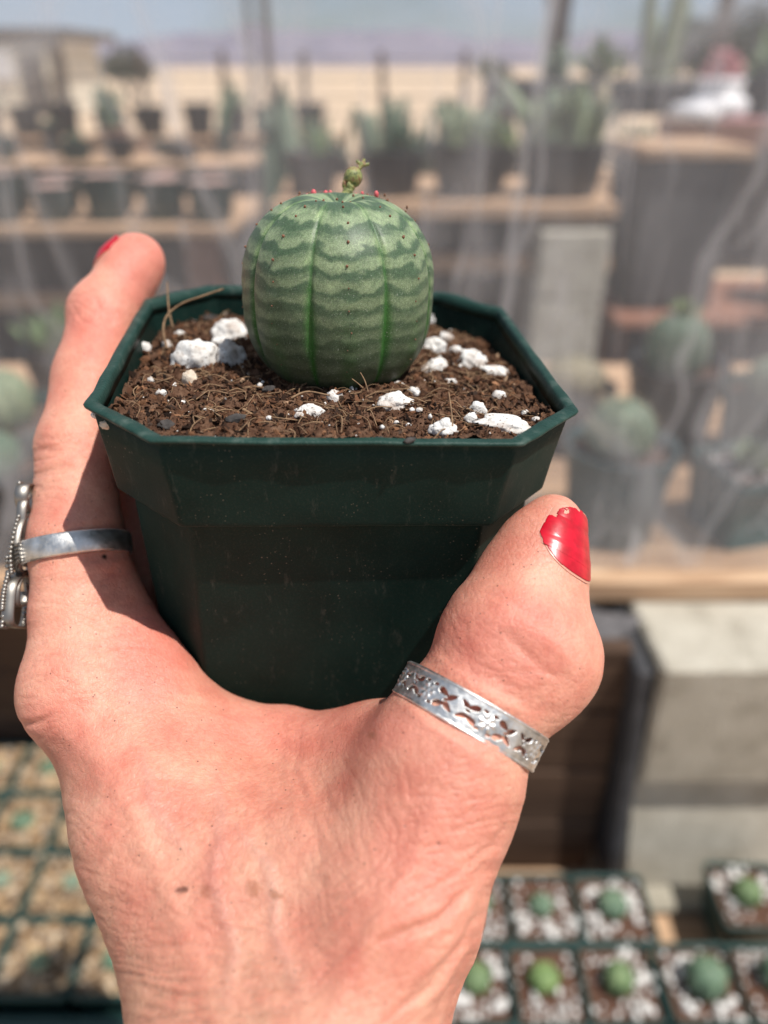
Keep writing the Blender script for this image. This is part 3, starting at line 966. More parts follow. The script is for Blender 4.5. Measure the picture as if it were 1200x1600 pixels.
# hollows and swells
disp -= 0.0006 * facing * region(105, 1205, 26, 60, -35, .7)
disp -= 0.0006 * facing * region(835, 1030, 60, 26, 35, .9)
disp -= 0.0012 * facing * region(640, 1270, 130, 90, 20, .8)
disp += 0.0006 * facing * region(455, 1200, 30, 110, 0, .8)
for pts, hw_ in (([(640, 1052), (700, 1098), (770, 1140), (845, 1178)], 27), ([(45, 868), (90, 862), (150, 850), (200, 842)], 18)):
    d, par = seg_dist(hpx, hpy, pts)                    # flesh swelling beside the rings
    disp += facing * np.sin(np.clip(par, 0.0, 1.0) * pi) ** 0.7 * 0.00045 * np.exp(-((d - hw_ - 17) / 11) ** 2)
disp *= 1 - 0.9 * region(882, 845, 48, 72, 8, .3) * facing
veins = np.zeros(len(HV))
for pts, amp, w, vein in (([(690, 1240), (640, 1360), (570, 1480), (500, 1610)], .7, 20, 0), ([(120, 1110), (190, 1240), (265, 1400), (345, 1610)], .45, 18, 0),
                          ([(330, 1180), (350, 1270), (330, 1370), (365, 1480), (350, 1590)], .35, 11, 1), ([(350, 1270), (420, 1350), (430, 1460), (470, 1560)], .30, 10, 1), ([(215, 1150), (240, 1260), (300, 1340)], .25, 10, 1)):
    d, par = seg_dist(hpx + wob, hpy + wob, pts)
    b_ = facing * np.sin(np.clip(par, 0, 1) * pi) ** 0.5 * np.exp(-(d / w) ** 2)
    disp += amp * 1e-3 * b_
    veins = np.maximum(veins, vein * b_)
HV2 = HV + HN * disp[:, None]

# pigment of the skin: flushed fingers and web, tanner wrist, mottled all over
mott = fbm(HV * 150, 4, 31)[:, None]
mott2 = fbm(HV * 480, 3, 32)[:, None]
base = np.array((0.62, 0.272, 0.192))
flush = np.array((0.63, 0.212, 0.158))
tan_ = np.array((0.53, 0.25, 0.168))
def m3(a, b, w): return a * (1 - w) + b * w
tone = np.broadcast_to(base, HV.shape).copy()
wr = np.clip((hpy - 1230) / 330, 0, 1)[:, None] * np.clip((720 - hpx) / 330, 0, 1)[:, None]
tone = m3(tone, tan_, np.clip(wr * (0.8 + 0.5 * mott), 0, 1))
fl = np.maximum.reduce([region(215, 400, 50, 60), 0.8 * region(150, 500, 50, 60), region(235, 1030, 60, 80), 0.75 * region(480, 1140, 220, 40), 0.7 * region(800, 1000, 110, 70), 0.5 * region(690, 1330, 110, 90), 0.55 * region(75, 1150, 60, 60)])[:, None]
tone = m3(tone, flush, np.clip(fl * (0.8 + 0.5 * mott), 0, 1))
for cx, cy, r, w in ((395, 1388, 14, .6), (320, 1394, 9, .4), (430, 1398, 9, .75), (440, 1400, 5, .8), (578, 1147, 6, .6), (285, 1391, 5, .6)):
    d = np.hypot(hpx - cx, hpy - cy) + 4 * mott[:, 0]
    tone = m3(tone, np.array((0.33, 0.125, 0.065)), (facing * w * np.clip((r - d) / 5 + 0.5, 0, 1))[:, None])
d = np.hypot((hpx - 286) * 0.9 + (hpy - 1391) * 0.5, (hpy - 1391) * 1.3) + 7 * mott2[:, 0]
tone = m3(tone, np.array((0.12, 0.035, 0.02)), (facing * 0.85 * np.clip((9 - d) / 3 + 0.5, 0, 1))[:, None])
d = np.hypot(hpx - 163, hpy - 870)
tone = m3(tone, np.array((0.012, 0.008, 0.007)), (facing * np.clip((4.0 - d) / 1.5 + 0.5, 0, 1))[:, None])
dk = np.exp(-((disp + 0.00022) / 0.0001) ** 2) * (disp < -0.0001)
tone = tone * (1 + np.array((0.13, 0.36, 0.36)) * mott + np.array((0.06, 0.14, 0.14)) * mott2)
dirt = (region(270, 1560, 160, 60) * 0.7 + 0.25 * region(120, 1190, 70, 60))[:, None]
groove = np.clip((-disp - 0.00012) / 0.00018, 0, 1)[:, None]
tone = m3(tone, np.array((0.22, 0.10, 0.06)), groove * (0.10 + 0.40 * dirt))
tone = m3(tone, tone * np.array((0.80, 0.96, 1.08)), 0.55 * veins[:, None])
tone = np.clip(tone, 0, 1)

m_skin, N, L, B = mat('skin', (0.6, 0.32, 0.22), 0.46, 0.42)
at = nd(N, 'ShaderNodeVertexColor'); at.layer_name = 'tone'
tc = nd(N, 'ShaderNodeTexCoord')
vo = nd(N, 'ShaderNodeTexVoronoi', Scale=820.0, feature='DISTANCE_TO_EDGE')
wn_ = nd(N, 'ShaderNodeTexNoise', Scale=500.0, Detail=3.0)
L.new(tc.outputs['Object'], wn_.inputs['Vector'])
wm = nd(N, 'ShaderNodeMix', data_type='VECTOR'); wm.inputs[0].default_value = 0.0016
L.new(tc.outputs['Object'], wm.inputs[4]); L.new(wn_.outputs['Color'], wm.inputs[5])
L.new(wm.outputs[1], vo.inputs['Vector'])
cell = ramp(N, L, vo.outputs['Distance'], [(0.0, (0, 0, 0)), (0.16, (0.8,) * 3), (0.4, (1, 1, 1))])
vo2 = nd(N, 'ShaderNodeTexVoronoi', Scale=2300.0, feature='DISTANCE_TO_EDGE')
L.new(wm.outputs[1], vo2.inputs['Vector'])
cell2 = ramp(N, L, vo2.outputs['Distance'], [(0.0, (0, 0, 0)), (0.2, (1, 1, 1))])
hs = mix(N, L, 0.35, cell.outputs[0], cell2.outputs[0])
bp = nd(N, 'ShaderNodeBump', Strength=0.42, Distance=0.0002)
L.new(hs, bp.inputs['Height']); L.new(bp.outputs[0], B.inputs['Normal'])
red = nd(N, 'ShaderNodeTexNoise', Scale=1300.0, Detail=4.0); L.new(tc.outputs['Object'], red.inputs['Vector'])
rv = ramp(N, L, red.outputs[0], [(0.35, (0.95, 0.91, 0.90)), (0.62, (1.04, 1.05, 1.05))])
c = mix(N, L, 1.0, at.outputs[0], rv.outputs[0], 'MULTIPLY')
# grains of soil stuck to the skin
vd = nd(N, 'ShaderNodeTexVoronoi', Scale=620.0); L.new(tc.outputs['Object'], vd.inputs['Vector'])
dd = ramp(N, L, vd.outputs['Distance'], [(0.075, (1, 1, 1)), (0.125, (0, 0, 0))])
sc_ = nd(N, 'ShaderNodeSeparateColor'); L.new(vd.outputs['Color'], sc_.inputs[0])
dn = nd(N, 'ShaderNodeTexNoise', Scale=55.0, Detail=3.0); L.new(tc.outputs['Object'], dn.inputs['Vector'])
ad = nd(N, 'ShaderNodeMath', operation='ADD'); L.new(sc_.outputs[0], ad.inputs[0]); L.new(dn.outputs[0], ad.inputs[1])
gt = nd(N, 'ShaderNodeMath', operation='GREATER_THAN'); L.new(ad.outputs[0], gt.inputs[0]); gt.inputs[1].default_value = 1.13
mm = nd(N, 'ShaderNodeMath', operation='MULTIPLY'); L.new(gt.outputs[0], mm.inputs[0]); L.new(dd.outputs[0], mm.inputs[1])
mq = nd(N, 'ShaderNodeMath', operation='MULTIPLY'); L.new(mm.outputs[0], mq.inputs[0]); mq.inputs[1].default_value = 0.8
c = mix(N, L, mq.outputs[0], c, (0.10, 0.05, 0.03))
L.new(c, B.inputs['Base Color'])
rr_ = ramp(N, L, red.outputs[0], [(0.3, (0.40,) * 3), (0.7, (0.56,) * 3)])
L.new(rr_.outputs[0], B.inputs['Roughness'])
B.inputs['Subsurface Weight'].default_value = 0.35
B.inputs['Subsurface Radius'].default_value = (1.0, 0.32, 0.18)
B.inputs['Subsurface Scale'].default_value = 0.0022

hand = thing('hand', "left hand with chipped red nails and silver rings gripping the green pot", 'hand', P(445, 1600, .12))
ho = obj('skin', HV2, HF, m_skin, hand)
vcol(ho.data, 'tone', tone)

# ---- nails: patches laid on the skin
m_nail, N, L, B = mat('bare_nail', (0.60, 0.29, 0.21), 0.30, 0.5)
m_polish, N, L, B = mat('red_nail_polish', (0.62, 0.006, 0.030), 0.30, 0.45)
tc = nd(N, 'ShaderNodeTexCoord'); nn = nd(N, 'ShaderNodeTexNoise', Scale=500.0, Detail=4.0)
L.new(tc.outputs['Object'], nn.inputs['Vector'])
rp = ramp(N, L, nn.outputs[0], [(0.35, (0.38, 0.003, 0.012)), (0.6, (0.52, 0.005, 0.020))])
L.new(rp.outputs[0], B.inputs['Base Color'])
bp = nd(N, 'ShaderNodeBump', Strength=0.25, Distance=0.0002); L.new(nn.outputs[0], bp.inputs['Height']); L.new(bp.outputs[0], B.inputs['Normal'])

def nail(p0, p1, normal, half_ang, rad0, over=0.0012, flat=0.0, seed=1, holes=0.0):
    """p0 = cuticle end, p1 = tip end, both on the finger's core line; normal = the way the nail faces"""
    ax = nrm(p1 - p0); nv_ = nrm(normal - ax * (normal @ ax)); w = np.cross(ax, nv_)
    nu_, nw = 150, 110
    uu, ww = np.meshgrid(np.linspace(0, 1, nu_), np.linspace(-1, 1, nw), indexing='ij')
    uu, ww = uu.ravel(), ww.ravel()
    # rounded cuticle, softly rounded tip
    L_ = np.linalg.norm(p1 - p0)
    ustart = 0.36 * np.abs(ww) ** 2.4
    uend = 1.0 - 0.22 * np.abs(ww) ** 2.4
    uq = ustart + (uend - ustart) * uu
    th = ww * half_ang
    pts = p0 + ax * (uq * L_)[:, None] + rad0 * (np.cos(th)[:, None] * nv_ + np.sin(th)[:, None] * w)
    S_, G_ = to_skin(pts, 9)
    lift = 0.00010 * (1 - 1.6 * ww ** 8) + 0.00034 * (1 - ww ** 4) * np.clip(uu * 3.0, 0, 1) + 0.0005 * np.clip(uu - 0.8, 0, 1)
    S_ = S_ + G_ * lift[:, None]
    Fq = grid_faces(nu_, nw)
    n_ = len(S_)
    low_ = S_ - G_ * 0.0007
    bo = [(i * nw + 0) for i in range(nu_)] + [((nu_ - 1) * nw + j) for j in range(1, nw)] + [(i * nw + nw - 1) for i in range(nu_ - 2, -1, -1)] + [j for j in range(nw - 2, 0, -1)]
    side = np.array([[bo[i], bo[(i + 1) % len(bo)], bo[(i + 1) % len(bo)] + n_, bo[i] + n_] for i in range(len(bo))])
    no = obj('fingernail', np.vstack([S_, low_]), np.vstack([Fq, side]), m_nail, hand)
    nz = fbm(np.c_[uu * 5, ww * 4, uu * 0], 5, seed)
    keep = (uu < 0.97 + 0.12 * nz - holes * (ww < -0.1)) & (uu > 0.025 + 0.015 * nz) & (np.abs(ww) < 0.985 + 0.01 * nz)
    keep &= ~((ww < -0.66 + 0.3 * nz) & (uu > 0.66 + 0.2 * nz) & (holes > 0))
    Fk = Fq[keep[Fq].all(1)]
    us = np.unique(Fk); rm = -np.ones(n_, int); rm[us] = np.arange(len(us))
    Vt = (S_ + G_ * 0.00013)[us]; Vb = (S_ - G_ * 0.00003)[us]
    Fr = rm[Fk]
    edges = {}
    for f in Fr:
        for i in range(4):
            a, b = int(f[i]), int(f[(i + 1) % 4])
            edges[(a, b)] = True
    sd = [(b, a, a + len(us), b + len(us)) for (a, b) in edges if (b, a) not in edges]
    po = obj('nail_polish', np.vstack([Vt, Vb]), np.vstack([Fr, np.array(sd)]), m_polish, no)
    return no
tb = THB[-1][0]; tm = THB[3][0]; t4 = THB[4][0]
tax = nrm(tb - tm)
nthumb = nrm(RGT * 0.66 - FWD * 0.75 + UP * 0.10)
nail(t4 - tax * 0.0042, tb + tax * 0.0086, nthumb, 1.02, 0.0125, seed=5, holes=0.05)
ib, im = IDX[-1][0], IDX[5][0]
iax = nrm(ib - im)
nail(ib - iax * 0.0075, ib + iax * 0.0035, -RGT * 0.85 + UP * 0.30 - FWD * 0.10, 0.95, 0.0095, seed=8, holes=0.16)
for js in (MID, RNG, PNK):
    b_, a_ = js[-1][0], js[-2][0]
    x_ = nrm(b_ - a_)
    nail(b_ - x_ * 0.0065, b_ + x_ * 0.0035, nrm(FWD * 0.8 - RGT * 0.5 + np.array([0, 0, 0.1])), 0.9, 0.0055, seed=11)

# ------------------------------------------------------------------ rings
m_silver, N, L, B = mat('worn_silver', (0.72, 0.71, 0.69), 0.30, 0.5, 1.0)
tc = nd(N, 'ShaderNodeTexCoord'); nn = nd(N, 'ShaderNodeTexNoise', Scale=1500.0, Detail=6.0); L.new(tc.outputs['Object'], nn.inputs['Vector'])
rp = ramp(N, L, nn.outputs[0], [(0.3, (0.34,) * 3), (0.7, (0.54,) * 3)]); L.new(rp.outputs[0], B.inputs['Roughness'])
n2 = nd(N, 'ShaderNodeTexNoise', Scale=350.0, Detail=4.0); L.new(tc.outputs['Object'], n2.inputs['Vector'])
rc_ = ramp(N, L, n2.outputs[0], [(0.35, (0.50, 0.49, 0.47)), (0.6, (0.78, 0.77, 0.75))]); L.new(rc_.outputs[0], B.inputs['Base Color'])
mpv = nd(N, 'ShaderNodeMapping'); mpv.inputs['Scale'].default_value = (6, 1, 1); L.new(tc.outputs['Object'], mpv.inputs['Vector'])
n3 = nd(N, 'ShaderNodeTexNoise', Scale=1400.0, Detail=3.0); L.new(mpv.outputs[0], n3.inputs['Vector'])
bp = nd(N, 'ShaderNodeBump', Strength=0.35, Distance=0.00012); L.new(n3.outputs[0], bp.inputs['Height']); L.new(bp.outputs[0], B.inputs['Normal'])
m_old, N, L, B = mat('tarnished_silver', (0.30, 0.28, 0.255), 0.45, 0.5, 1.0)

def ring_profile(c, ax, n=720, rmax=0.03):
    """how far the skin is from the core point in each direction round the axis, smoothed to a wearable oval"""
    u_, w_, a_ = frame_from(ax)
    th = np.linspace(0, 2 * pi, n, endpoint=False)
    D = np.cos(th)[:, None] * u_ + np.sin(th)[:, None] * w_
    r = np.full(n, 0.004)
    for _ in range(60):
        d = hand_sdf(c + D * r[:, None])
        r = np.clip(r - np.clip(d, -0.002, 0.002) * 0.8, 0.003, rmax)
    # first three Fourier orders only
    f = np.fft.rfft(r); f[4:] = 0
    r2 = np.fft.irfft(f, n)
    return th, D, np.maximum(r2, r * 0.985), a_

# thumb ring: a pierced band
tc_ = P(734, 1118, .1332)
tax_ = nrm(RGT * 0.50 + UP * 0.86 - FWD * (-0.20))
th, D, rr0, ta = ring_profile(tc_, tax_)
NU, NVr = 1440, 52
thf = np.linspace(0, 2 * pi, NU, endpoint=False)
rf = np.interp(thf, np.r_[th, 2 * pi], np.r_[rr0, rr0[0]])
Df = np.cos(thf)[:, None] * frame_from(tax_)[0] + np.sin(thf)[:, None] * frame_from(tax_)[1]
ds = np.linalg.norm(np.roll(Df * rf[:, None], -1, 0) - Df * rf[:, None], axis=1)
arc = np.r_[0, np.cumsum(ds)[:-1]]
total = ds.sum()
front = int(np.argmin(Df @ (FWD)))
arc = (arc - arc[front] + total / 2) % total - total / 2
HW = 0.0031
tt = np.linspace(-1, 1, NVr)
A, T = np.meshgrid(arc, tt, indexing='ij')
period = total / round(total / 0.0104)
a_ = ((A / period + 0.5) % 1.0 - 0.5) * period * 1e3      # mm
t_ = T * HW * 1e3
def ell(x, y, rx, ry, ang):
    c_, s_ = cos(radians(ang)), sin(radians(ang))
    X, Y = (a_ - x) * c_ + (t_ - y) * s_, -(a_ - x) * s_ + (t_ - y) * c_
    w = 0.8 * ry * (1 - 0.45 * np.clip(X / rx, -1, 1))           # a teardrop
    return (X / rx) ** 2 + (Y / np.maximum(w, 1e-3)) ** 2 < 1
hole = np.zeros_like(A, bool)
for x, y, rx, ry, an in ((2.6, 1.0, 1.0, .55, -20), (4.2, .75, .9, .48, 35), (2.5, -1.05, 1.05, .55, 25), (4.1, -.95, .95, .5, -30), (-2.6, 1.05, .95, .50, 200), (-4.1, 1.05, .7, .38, 150),
                         (-2.5, -.95, 1.0, .52, 160), (-4.0, -1.0, .9, .45, 205), (0.9, 1.55, .45, .22, 0), (-.9, 1.55, .45, .22, 180), (1.0, -1.6, .45, .22, 0), (-1.2, -1.55, .45, .22, 180), (3.4, .0, .4, .2, 10), (-3.4, .15, .38, .2, 170)):
    hole |= ell(x, y, rx, ry, an)
hole &= np.abs(T) < 0.80
rfl, afl = np.hypot(a_, t_), np.arctan2(t_, a_)
petal = np.exp(-((rfl - 0.95) / 0.42) ** 2) * (0.5 + 0.5 * np.cos(6 * afl)) + np.exp(-(rfl / 0.42) ** 2) * 1.0
lift = 0.00100 + 0.00022 * petal + 0.00012 * (np.abs(T) > 0.86) - 0.00018 * np.clip((np.abs(T) - 0.93) / 0.07, 0, 1) + 0.00008 * fbm(np.stack([A.ravel() * 900, T.ravel() * 3, A.ravel() * 0], 1), 3, 5).reshape(A.shape)
keepv = ~hole
Vo = tc_ + Df[:, None] * (rf[:, None] + lift)[..., None] + ta * (T * HW)[..., None]
Vi = tc_ + Df[:, None] * (rf[:, None] + 0.00012 + 0 * lift)[..., None] + ta * (T * HW)[..., None]
Fo = grid_faces(NU, NVr, wrap_u=True)
Fk = Fo[keepv.ravel()[Fo].all(1)]
n0 = NU * NVr
E1 = np.vstack([Fk[:, [i, (i + 1) % 4]] for i in range(4)])
key = E1[:, 0].astype(np.int64) * n0 + E1[:, 1]
rev = E1[:, 1].astype(np.int64) * n0 + E1[:, 0]
bd = E1[~np.isin(rev, key)]
allF = np.vstack([Fk, Fk[:, ::-1] + n0, np.stack([bd[:, 1], bd[:, 0], bd[:, 0] + n0, bd[:, 1] + n0], 1)])
VV = np.vstack([Vo.reshape(-1, 3), Vi.reshape(-1, 3)])
us = np.unique(allF); rm = -np.ones(len(VV), int); rm[us] = np.arange(len(us))
ring1 = thing('ring', 'silver band pierced with flowers and leaves on the thumb', 'ring', tc_)
obj('pierced_band', VV[us], rm[allF], m_silver, ring1)

# index ring: plain shank and a long openwork plate over the knuckle side
ic_ = P(114, 858, .1615)
iax_ = nrm(UP * 0.98 + RGT * -0.16 + FWD * 0.12)
th, D, rr0, ia = ring_profile(ic_, iax_, rmax=0.013)
nV = 9
tt = np.linspace(-1, 1, nV)
tilt_ = 0.0
sec = [(-1, .0), (-1, .00055), (-.82, .00085), (0, .00095), (.82, .00085), (1, .00055), (1, .0)]
V = []
hwr = 0.0023
for i in range(len(th)):
    for s_, l_ in sec:
        V.append(ic_ + D[i] * (rr0[i] + 0.0002 + l_) + ia * (s_ * hwr))
ring2 = thing('ring', 'silver ring with long beaded openwork plate on the index finger', 'ring', ic_)
obj('ring_shank', V, grid_faces(len(th), len(sec), wrap_u=True, wrap_v=True), m_silver, ring2)
# the plate: local axes e1 along the finger, e2 across (into the picture), e3 outward (left)
e1 = nrm(P(20, 975, .158) - P(40, 775, .163)); e3 = nrm(-RGT - e1 * (-RGT @ e1)); e2 = np.cross(e3, e1); e2 = e2 if e2 @ FWD < 0 else -e2
pc = P(47, 868, .160)
def pp(a, b, c=0.0): return pc + e1 * a * 1e-3 - e2 * b * 1e-3 + e3 * c * 1e-3
frames, beads = [], []
def loop(pts, hgt=2.0, thick=0.42, closed=True):
    pts = curve(np.array(pts + ([pts[0]] if closed else [])), 60)
    T_ = np.gradient(pts, axis=0)
    V, n_ = [], len(pts)
    for i in range(n_):
        t = nrm(T_[i]); w = np.cross(e3, t)
        for sx_, sz_ in ((-.5, 0), (.5, 0), (.5, 1), (.25, 1.1), (-.25, 1.1), (-.5, 1)):
            V.append(pts[i] + w * thick * 1e-3 * sx_ + e3 * (sz_ * hgt) * 1e-3)
    F = [tuple(f) for f in grid_faces(n_, 6, wrap_v=True)]
    frames.append((np.array(V), F))
    return pts
def bead_row(pts, n_, r=0.34, z=2.2, step=None):
    r = r * 1.5; n_ = int(n_ * .75)
    q = curve(np.array(pts), n_)
    for p in q:
        beads.append((ICO[1][0] * r * 1e-3 + p + e3 * z * 1e-3, ICO[1][1]))
# three openings: scroll at the top, leaf at the middle, square end below
loop([pp(-15, 0), pp(-14.5, 3), pp(-11.5, 3.4), pp(-9.5, 1.2), pp(-9.6, -1.6), pp(-12, -3.6), pp(-14.6, -3)], 2.6)
loop([pp(-9.5, 0), pp(-6, 3.8), pp(-1.5, 4.6), pp(2.5, 3.0), pp(4.5, 0), pp(2.5, -3.4), pp(-1.5, -4.9), pp(-6.5, -3.9)], 1.6)
loop([pp(3.2, 0.4), pp(6, 4.0), pp(10.5, 4.4), pp(14.5, 3.6), pp(15, 0), pp(14.4, -3.8), pp(10, -4.6), pp(6, -4.0)], 2.4)
loop([pp(-12.5, -2.2), pp(-10, -3.6), pp(-6, -3.0), pp(-3.5, -1.0), pp(-5, 1.2), pp(-7.5, 0.4)], 1.9, closed=False)
loop([pp(5, -2), pp(7.5, -3.0), pp(10.5, -2.0), pp(10, 1.0), pp(7.5, 1.6)], 2.2, closed=False)
for b_ in (-4.2, -3.2, -2.2):
    bead_row([pp(-15, b_ * .7), pp(-12.5, b_ * .7 - .3)], 5, .46, 2.4)
    bead_row([pp(11.0, b_), pp(15, b_)], 7, .42, 2.3)
bead_row([pp(-9, -3.0), pp(-5, -4.6), pp(0, -5.4), pp(4, -4.2)], 22, .40, 1.5)
bead_row([pp(4, -3.8), pp(8, -4.9), pp(11.5, -4.9)], 16, .42, 2.3)
bead_row([pp(1, -4.4), pp(5, -3.2), pp(8, -3.6), pp(11, -3.4)], 18, .42, 2.6)
bead_row([pp(-4, -3.6), pp(0, -4.2), pp(3, -3.0)], 14, .38, 1.9)
bead_row([pp(-9, 3.0), pp(-5, 4.4), pp(0, 4.8), pp(4, 3.2), pp(8, 4.4), pp(14, 3.8)], 40, .38, 1.9)
V, F = merge(frames)
obj('openwork_plate', V, F, m_old, ring2)
V, F = merge(beads)
obj('beading', V, F, m_old, ring2, kind='stuff')
# shoulder: beaded strands from the shank to the plate
parts = []
ang_front = th[int(np.argmax(D @ nrm(-FWD * .75 - RGT * .66)))]
ang_left = th[int(np.argmax(D @ nrm(-RGT - FWD * .12)))]
dth = (ang_left - ang_front + pi) % (2 * pi) - pi
for k in (-2, -1, 0, 1, 2):
    q = []
    for t in np.linspace(0, 1, 17):
        i = int(round(((ang_front + dth * t) % (2 * pi)) / (2 * pi) * len(th))) % len(th)
        q.append(ic_ + D[i] * (rr0[i] + 0.0014 + 0.0004 * t) + ia * k * (0.00078 + 0.0016 * t ** 2.2))
    rr_k = 0.00046 if abs(k) == 2 else 0.00040
    parts.append(tube(q, rr_k * (1 + (0.4 * np.cos(np.arange(17) * pi) if abs(k) < 2 else 0)), 7))
V, F = merge(parts)
obj('beaded_shoulder', V, F, m_old, ring2)

# ================================================================== the place around: shelves, plants, film, yard
def structure(o):
    o['kind'] = 'structure'
    return o

def wood(name, a, b, c, scale=9, bump=0.4):
    m, N, L, B = mat(name, b, 0.8, 0.2)
    tc = nd(N, 'ShaderNodeTexCoord'); oi = nd(N, 'ShaderNodeObjectInfo')
    mp = nd(N, 'ShaderNodeMapping'); mp.inputs['Scale'].default_value = (1, 14, 14)
    ad = nd(N, 'ShaderNodeVectorMath', operation='ADD')
    L.new(tc.outputs['Object'], ad.inputs[0]); L.new(oi.outputs['Random'], ad.inputs[1])
    L.new(ad.outputs[0], mp.inputs['Vector'])
    n = nd(N, 'ShaderNodeTexNoise', Scale=scale, Detail=7.0, Distortion=0.6); L.new(mp.outputs[0], n.inputs['Vector'])
    r = ramp(N, L, n.outputs[0], [(0.3, a), (0.5, b), (0.7, c)])
    L.new(r.outputs[0], B.inputs['Base Color'])
    bp = nd(N, 'ShaderNodeBump', Strength=bump, Distance=0.002); L.new(n.outputs[0], bp.inputs['Height']); L.new(bp.outputs[0], B.inputs['Normal'])
    return m
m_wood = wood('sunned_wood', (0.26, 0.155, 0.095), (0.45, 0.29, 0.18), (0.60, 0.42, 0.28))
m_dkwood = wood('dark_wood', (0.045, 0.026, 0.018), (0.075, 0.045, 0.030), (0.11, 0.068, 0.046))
m_redwood = wood('red_brown_wood', (0.17, 0.075, 0.050), (0.25, 0.12, 0.082), (0.32, 0.17, 0.12))
m_conc = noise_mat('concrete', [(0.28, (0.30, 0.265, 0.21)), (0.45, (0.46, 0.42, 0.345)), (0.75, (0.58, 0.54, 0.455))], scale=26, rough=0.95, bump=1.0, bscale=300, bdist=0.004, spec=0.2, info=True)
m_conc_dk = noise_mat('old_concrete', [(0.3, (0.27, 0.245, 0.195)), (0.55, (0.34, 0.31, 0.25)), (0.75, (0.41, 0.38, 0.31))], scale=60, rough=0.95, bump=1.0, bscale=300, bdist=0.002, spec=0.2, info=True)
m_black = noise_mat('black_nursery_plastic', [(0.3, (0.018, 0.019, 0.021)), (0.7, (0.035, 0.036, 0.038))], scale=40, rough=0.5)
m_green = noise_mat('dark_green_plastic', [(0.3, (0.012, 0.040, 0.036)), (0.7, (0.022, 0.058, 0.052))], scale=40, rough=0.45)
m_bluegreen = noise_mat('dusty_blue_green_plastic', [(0.3, (0.030, 0.060, 0.062)), (0.7, (0.055, 0.095, 0.095))], scale=30, rough=0.5)
m_bsoil = noise_mat('seedling_soil', [(0.3, (0.035, 0.017, 0.011)), (0.5, (0.090, 0.043, 0.027)), (0.7, (0.15, 0.078, 0.050))], scale=260, rough=0.95, bump=0.8, bscale=700, bdist=0.001)
m_pink = noise_mat('pink_gravel', [(0.35, (0.36, 0.20, 0.17)), (0.65, (0.55, 0.36, 0.30))], scale=70, rough=0.9)
m_white = noise_mat('white_glaze', [(0.3, (0.72, 0.70, 0.70)), (0.7, (0.84, 0.82, 0.82))], scale=20, rough=0.35)
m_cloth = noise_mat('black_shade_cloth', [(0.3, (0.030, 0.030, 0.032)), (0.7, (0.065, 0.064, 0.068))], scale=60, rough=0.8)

def plant_skin(name, a, b, c, scale=120):
    return noise_mat(name, [(0.32, a), (0.5, b), (0.68, c)], scale=scale, rough=0.6, bump=0.4, bscale=scale * 4, bdist=0.0006, info=True)
m_cact = [plant_skin('cactus_green', (0.08, 0.13, 0.055), (0.12, 0.18, 0.08), (0.18, 0.25, 0.11)),
          plant_skin('cactus_bluegreen', (0.07, 0.12, 0.075), (0.10, 0.16, 0.10), (0.15, 0.22, 0.14)),
          plant_skin('cactus_palegreen', (0.15, 0.19, 0.11), (0.22, 0.27, 0.16), (0.33, 0.36, 0.24)),
          plant_skin('cactus_lime', (0.10, 0.17, 0.055), (0.16, 0.24, 0.08), (0.23, 0.30, 0.12)),
          plant_skin('cactus_greygreen', (0.12, 0.17, 0.12), (0.18, 0.23, 0.16), (0.26, 0.31, 0.22)),
          plant_skin('cactus_tan', (0.24, 0.20, 0.13), (0.34, 0.29, 0.19), (0.42, 0.37, 0.25))]
m_spine = noise_mat('cream_spines', [(0.3, (0.50, 0.44, 0.28)), (0.7, (0.66, 0.60, 0.42))], scale=50, rough=0.7)

def dup(root, loc, rotz=0.0, label=None):
    r = root.copy(); COL.objects.link(r)
    r.location = tuple(float(v) for v in loc); r.rotation_euler = (0, 0, rotz)
    if label: r['label'] = label
    for ch in root.children:
        c = ch.copy(); COL.objects.link(c); c.parent = r
        for g in ch.children:
            d = g.copy(); COL.objects.link(d); d.parent = c
    return r

def board(name, x0, x1, y0, y1, z0, z1, m, parent, b=0.002):
    V, F = box(x0, x1, y0, y1, z0, z1, b, b * 0.3)
    return obj(name, V, F, m, parent, smooth=False)

# ------------------------------------------------------------------ ground, hills, fence, yard
gm = noise_mat('dry_earth', [(0.3, (0.46, 0.33, 0.22)), (0.5, (0.58, 0.43, 0.29)), (0.7, (0.66, 0.50, 0.36))], scale=0.9, rough=0.95, detail=8)
V, F = np.array([(-9000, -60, 0), (9000, -60, 0), (9000, 14000, 0), (-9000, 14000, 0)], float), [(0, 1, 2, 3)]
structure(obj('ground', V, F, gm))
gf = noise_mat('weed_cloth', [(0.3, (0.05, 0.048, 0.046)), (0.7, (0.10, 0.092, 0.085))], scale=6, rough=0.9)
V, F = box(-4, 4.5, -1.5, 4.6, 0.0, 0.006)
structure(obj('ground_cloth', V, F, gf))

nx = 220
xs = np.linspace(-7000, 7000, nx)
hprof = 150 + 150 * fbm(np.c_[xs / 1400, xs * 0, xs * 0], 5, 3) + 60 * fbm(np.c_[xs / 320, xs * 0, xs * 0 + 3], 4, 8)
hprof = np.clip(hprof + 30, 60, None)
rows = []
for fy, fz in ((0, 0), (0.25, 0.30), (0.5, 0.66), (0.8, 0.93), (1.0, 1.0), (1.6, 0.0)):
    rows.append(np.c_[xs, 5200 + 1600 * fy + 120 * fbm(np.c_[xs / 260, xs * 0 + fy * 5, xs * 0], 4, 4), hprof * fz * (1 + 0.12 * fbm(np.c_[xs / 200, xs * 0 + fy * 3, xs * 0], 3, 6)) - 2])
V = np.vstack(rows)
m_hill = noise_mat('haze_tinted_hills', [(0.3, (0.16, 0.15, 0.19)), (0.7, (0.27, 0.24, 0.28))], scale=0.004, rough=1.0)  # violet of distant haze put into the hill colour
structure(obj('hills', V, grid_faces(6, nx)[:, ::-1], m_hill))

